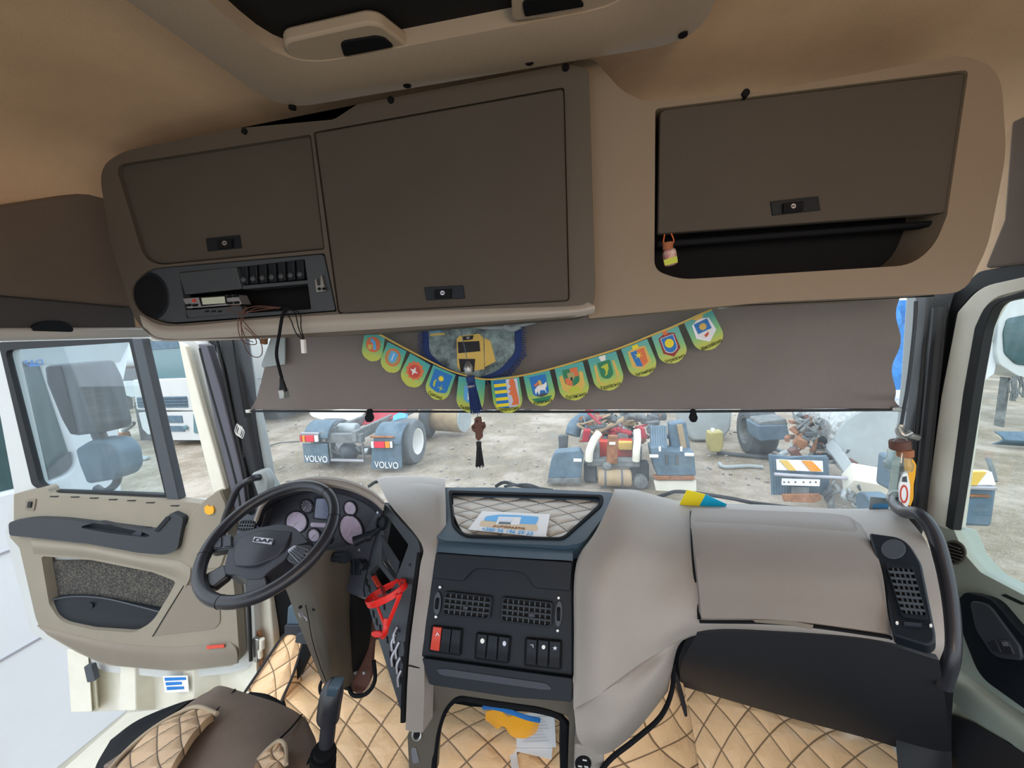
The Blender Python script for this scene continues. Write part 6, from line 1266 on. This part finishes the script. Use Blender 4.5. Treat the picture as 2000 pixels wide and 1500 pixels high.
for k, (x, y, w_, h_, m) in enumerate(((1165, 833, 40, 10, 'chassis'), (1205, 838, 34, 9, 'silver'), (1228, 828, 24, 12, 'tank_tan'), (1180, 822, 40, 10, 'chassis'), (1290, 815, 26, 14, 'rubber'), (1245, 820, 40, 10, 'chassis'))):
    QB('engine_part', x - w_ / 2, y - h_ / 2, x + w_ / 2, y + h_ / 2, Y + 1.1 + .1 * k, .4, m, t, .04)
for k, (x0, x1) in enumerate(((1140, 1166), (1236, 1268))):
    QB('suspension_block', x0, 905, x1, 942, Y + .2, .25, 'rubber', t, .03)
for x, y, r_ in ((1290, 935, .12), (1225, 905, .08)):
    b = new(); lathe(b, at(x - 40, y + 2, Y + .1), (0, -1, 0), [(r_, 0), (r_, .12), (r_ * .5, .15), (0, .15)], 16); obj('hub', b, 'chassis', t)

t = thing('plastic_tank', 'large white plastic tank beyond the yellow canister', 'tank')
PLt('body', [(1336, 790), (1432, 790), (1428, 840), (1408, 862), (1352, 862), (1340, 840)], 10, 1.2, 'plastic_white', t, .12, 8)
t = thing('canister', 'yellow plastic canister standing on the ground beside the white tank', 'canister')
PLt('body', [(1385, 845), (1413, 843), (1414, 870), (1408, 884), (1388, 884), (1384, 868)], 8.9, .25, 'jerry', t, .04, 4); c = at(1392, 842, 9); b = new(); cyl(b, c, c + V((0, 0, .06)), .04, 12); obj('cap', b, 'white', t)

# wreck on the right
t = thing('wrecked_chassis', 'wrecked chassis rear with an orange and white striped board and bent frame rails', 'truck chassis')
Y = 5.6
for k in range(22):
    x = 1506 + k * 5.2
    b = new(); bar(b, at(x, 890 + abs(k - 14) * .5, Y + .12), at(x + 3, 966, Y + .1), .03, .03); obj('flap_rib', b, 'fender', t)
PLt('mud_flap', [(1502, 888), (1545, 892), (1616, 890), (1622, 968), (1510, 960)], Y + .14, .04, 'fender', t, .01)
bo = PLt('striped_board', [(1517, 898), (1607, 901), (1608, 922), (1518, 918)], Y - .1, .02, 'white', t, .003)
for P, m in (([(1522, 898.4), (1538, 899), (1556, 919.5), (1541, 919)], 'gold'), ([(1566, 899.8), (1586, 900.4), (1606, 920.5), (1584, 920.6)], 'amberlens')):
    PLt('stripe', P, Y - .115, .012, m, bo, 0)
QB('white_plate', 1528, 935, 1601, 950, Y - .08, .02, 'white', t, .004)
for x in (1532, 1541, 1554, 1570, 1583, 1594):
    b = new(); plate(b, PY(Y - .09), ell(x, 942, 1.6, 1.6, 10), t=.01); obj('plate_hole', b, 'rubber', t)
b = new(); tube(b, pp((1512, 926, Y - .1), (1560, 929, Y - .1), (1655, 934, Y)), .022, n=10); obj('lamp_bar', b, 'silver', t)
QB('hanger', 1547, 952, 1580, 967, Y, .03, 'chassis', t, .004); PLt('rusty_plate', [(1528, 966), (1602, 965), (1606, 976), (1590, 983), (1532, 980)], Y - .04, .04, 'rust', t, .01)
def channel(P, w, m='chassis', nm='frame_rail'):
    b = new(); tube(b, P, (lambda q: (w, w * .5)), n=4, sub=3, flat=(0, 0, 1)); return obj(nm, b, m, t, bev=.008)
channel(pp((1558, 806, 8.2), (1600, 850, 7.2), (1628, 880, 6.4), (1648, 905, 6.0), (1664, 928, 5.7)), .14, 'plastic_white'); channel(pp((1655, 932, 5.6), (1700, 940, 5.65), (1750, 950, 5.7)), .20, 'cream'); channel(pp((1600, 812, 8.2), (1640, 850, 7.4), (1690, 905, 6.6), (1750, 940, 6.3)), .12, 'rubber')
b = new(); A = at(1735, 812, 7.2); cyl(b, at(1620, 800, 8.4), at(1728, 868, 6.4), .62, 36, .66); tk = obj('silver_tank', b, 'tank_silver', t, bev=.06)
b = new(); cyl(b, at(1728, 868, 6.4), at(1733, 872, 6.3), .60, 36); obj('tank_end', b, 'plastic_white', tk, bev=.03)
b = new(); patch(b, [pp((1650, 890, 6.5), (1700, 895, 6.5), (1770, 885, 6.4)), pp((1660, 905, 6.4), (1700, 910, 6.4), (1770, 905, 6.3)), pp((1700, 925, 6.3), (1720, 930, 6.3), (1775, 925, 6.2))], 4, 4, (0, .05, 0)); obj('side_guard', b, 'fender', t)
b = new(); cyl(b, at(1685, 985, 5.2), at(1725, 985, 5.2), .15, 20); obj('air_tank', b, 'fender', t, bev=.02)
for k in range(26):
    x, y = rs.uniform(1545, 1655), rs.uniform(815, 895); P = [at(x, y, Y + 1.4), at(x + rs.uniform(-15, 15), y + rs.uniform(-10, 10), Y + 1.3), at(x + rs.uniform(-25, 25), y + rs.uniform(5, 30), Y + 1.2)]
    b = new(); tube(b, P, rs.choice((.015, .025, .04)), n=8); obj('cable', b, rs.choice(('chassis', 'rubber', 'chassis', 'rust', 'plastic_white')), t)
for k in range(12):
    x, y = rs.uniform(1620, 1690), rs.uniform(950, 1000); P = [at(x, y - 20, Y), at(x + rs.uniform(-10, 10), y - 8, Y - .05), at(x + rs.uniform(-16, 16), y, Y)]
    b = new(); tube(b, P, rs.choice((.015, .03)), n=8); obj('cable', b, rs.choice(('chassis', 'rubber', 'plastic_white')), t)
PLt('strut', [(1612, 960), (1622, 962), (1634, 990), (1648, 1002), (1626, 1000), (1612, 975)], Y, .05, 'chassis', t, .01)
for k in range(45):
    x, y = rs.uniform(1550, 1665), rs.uniform(812, 905); c = at(x, y, Y + 1.6 - (y - 812) / 93); s_ = rs.uniform(.06, .2)
    b = new(); box(b, c, (s_, s_ * rs.uniform(.4, 1), s_ * rs.uniform(.3, .9)), Matrix.Rotation(rs.uniform(0, 3), 3, (rs.random(), rs.random(), 1))); obj('engine_scrap', b, rs.choice(('chassis', 'rubber', 'blackm', 'rust', 'wood', 'rubber')), t, bev=.01)
t = bpy.data.objects['dismantled_chassis']; Y = 7.0
for k in range(50):
    x, y = rs.uniform(1135, 1290), rs.uniform(808, 868); c = at(x, y, Y + 1.3 - (y - 808) / 80); s_ = rs.uniform(.06, .22)
    b = new(); box(b, c, (s_, s_ * rs.uniform(.4, 1), s_ * rs.uniform(.3, .9)), Matrix.Rotation(rs.uniform(0, 3), 3, (rs.random(), rs.random(), 1))); obj('engine_scrap', b, rs.choice(('chassis', 'rubber', 'blackm', 'rust', 'wood', 'rubber', 'redtarp')), t, bev=.01)
for k in range(14):
    x, y = rs.uniform(1140, 1262), rs.uniform(900, 948); c = at(x, y, Y + .35)
    b = new(); cyl(b, c, c + V((rs.uniform(-.2, .2), .1, rs.uniform(-.25, .1))), rs.uniform(.02, .06), 10); obj('pipe', b, rs.choice(('blackm', 'rubber', 'chassis')), t)
t = thing('scrap_wheel_axle', 'dirty truck wheel beside a grey box in the scrap behind the striped board', 'wheel'); c = at(1445, 828, 9.3); wheel(t, (c.x + .1, 9.3, .52), .52, .5, -1, 'rubber', 'chassis', 6)
t = thing('scrap_box', 'grey-blue battery box with a hose tangle in the scrap right of the dirty wheel', 'box'); PLt('box', [(1480, 832), (1538, 830), (1544, 858), (1484, 862)], 8.2, .6, 'fender', t, .04, 3); PLt('lid', [(1484, 824), (1535, 818), (1540, 830), (1482, 832)], 8.25, .5, 'chassis', t, .02)
def bent(P, r, m, lab, cat='metal bar', name='scrap_bar'):
    b = new(); tube(b, [atz(x, y, z) for x, y, z in P], r, n=8); tag(obj(name, b, m), lab, cat)
bent([(1400, 884, .05), (1440, 888, .05), (1500, 893, .05), (1540, 895, .05)], .04, 'rubber', 'long dark bar lying on the ground right of the yellow canister')
bent([(1405, 905, .05), (1415, 912, .05), (1460, 910, .05), (1490, 912, .05)], .035, 'plastic_white', 'bent grey bar lying on the ground left of the striped board')
bent([(1465, 858, .1), (1500, 872, .1), (1528, 882, .1)], .05, 'plastic_white', 'pale straight pole lying between grey box and striped board')
bent([(505, 892 - 10, .03), (540, 866, .03), (585, 862, .03)], .015, 'rubber', 'thin cable lying on the ground left of the tractor chassis', 'cable', 'ground_cable')

# right side window: scrap
t = thing('striped_crate', 'grey crate with a white and yellow board on top outside the passenger window', 'crate')
b = new(); c = at(1905, 985, 3.2); bx(b, at(1866, 985, 3.2).x, at(1946, 985, 3.2).x, 3.2, 4.0, at(1905, 1030, 3.2).z, at(1905, 950, 3.2).z); obj('crate', b, 'fender', t, bev=.03)
PLt('board', [(1872, 922), (1938, 922), (1946, 948), (1866, 948)], 3.2, .05, 'white', t, .004); PLt('stripe', [(1902, 922), (1928, 922), (1908, 948), (1884, 948)], 3.19, .03, 'gold', t, 0)
QB('edge_rail', 1866, 950, 1948, 958, 3.17, .06, 'silver', t, .004); QB('rust_strip', 1870, 966, 1935, 972, 3.18, .03, 'rust', t, .003)
b = new(); tube(b, pp((1930, 896, 3.4), (1938, 918, 3.3), (1943, 940, 3.25)), .015); obj('rod', b, 'chassis', t)
t = thing('wrecked_cab', 'stripped pale truck cab with broken windscreen outside the passenger window', 'truck cab')
Y = 11.5
PLt('cab_front', [(1958, 560), (2060, 540), (2120, 760), (1990, 736), (1952, 712), (1946, 690), (1950, 640)], Y, .8, 'paint', t, .05, 8)
PLt('windscreen', [(1968, 622), (2050, 606), (2080, 722), (1985, 712), (1962, 690), (1960, 650)], Y - .03, .05, 'dark_glass', t, .01, 8)
PLt('open_door', [(1910, 640), (1942, 618), (1948, 700), (1942, 730), (1905, 755), (1905, 690)], Y + .1, .08, 'paint_cool', t, .02, 3); PLt('door_window', [(1918, 632), (1938, 624), (1940, 668), (1918, 676)], Y + .06, .05, 'truck_glass', t, .005, 3)
QB('roof', 1930, 575, 2050, 600, Y + .6, 1, 'paint', t, .1)
for k in range(10):
    x = rs.uniform(1970, 2010); b = new(); tube(b, [at(x, 735, Y), at(x + rs.uniform(-12, 12), 750, Y), at(x + rs.uniform(-10, 10), rs.uniform(755, 790), Y)], .02, n=6); obj('torn_strip', b, 'chassis', t)
A = at(1975, 740, Y); B = at(2090, 740, Y); 
for q in (.1, .9):
    X_ = A.x + (B.x - A.x) * q; b = new(); bx(b, X_, X_ + .05, Y + .2, Y + .4, 0, A.z); obj('prop', b, 'chassis', t)
t = thing('detached_bumper', 'blue-grey detached bumper lying on the ground outside the passenger window', 'bumper')
b = new(); A = atz(1941, 868, .05); patch(b, [[A + V((0, 0, .28)), A + V((.6, -.1, .3)), A + V((1.6, -.1, .28))], [A + V((.05, -.15, .15)), A + V((.6, -.28, .15)), A + V((1.6, -.25, .15))], [A + V((.0, 0, 0)), A + V((.6, -.12, 0)), A + V((1.6, -.1, 0))]], 5, 5, (0, .05, 0)); obj('shell', b, 'fender', t)
t = thing('blue_tarpaulin', 'bright blue crumpled tarpaulin over a pale stack beyond the right pillar', 'tarpaulin')
b = new(); patch(b, [[at(1730 + i * 16, 585 + j * 36, 9.5) + V((0, .3 * random.random(), 0)) for i in range(7)] for j in range(6)], 3, 3, (0, .05, 0)); obj('sheet', b, 'tarp', t, ang=15)
A = at(1735, 770, 9.8); B = at(1800, 770, 9.8); b = new(); bx(b, A.x, B.x, 9.6, 11, 0, A.z); obj('stack', b, 'paint', t, bev=.05)
# stones
protos = []
for k in range(4):
    b = new(); bmesh.ops.create_icosphere(b, subdivisions=1, radius=.05)
    for v in b.verts: v.co *= random.uniform(.6, 1.3); v.co.z *= .6
    o = obj('stone', b, 'rock'); o['label'] = 'small pale stone lying on the muddy yard in front of the cab'; o['category'] = 'stone'; o['group'] = 'loose stones on the yard'; protos.append(o)
spots = []
while len(spots) < 150:
    x, y = random.uniform(500, 1500), random.uniform(808, 950)
    if 585 < x < 830 and y < 925: continue
    if 1065 < x < 1365: continue
    spots.append(atz(x, y, .02))
for i, p in enumerate(spots):
    o = protos[i] if i < 4 else protos[i % 4].copy()
    if i >= 4: COL.objects.link(o)
    o.location = p; k = random.uniform(.35, 1.0); o.scale = (k, k, k); o.rotation_euler = (0, 0, random.random() * 6)

rebase()
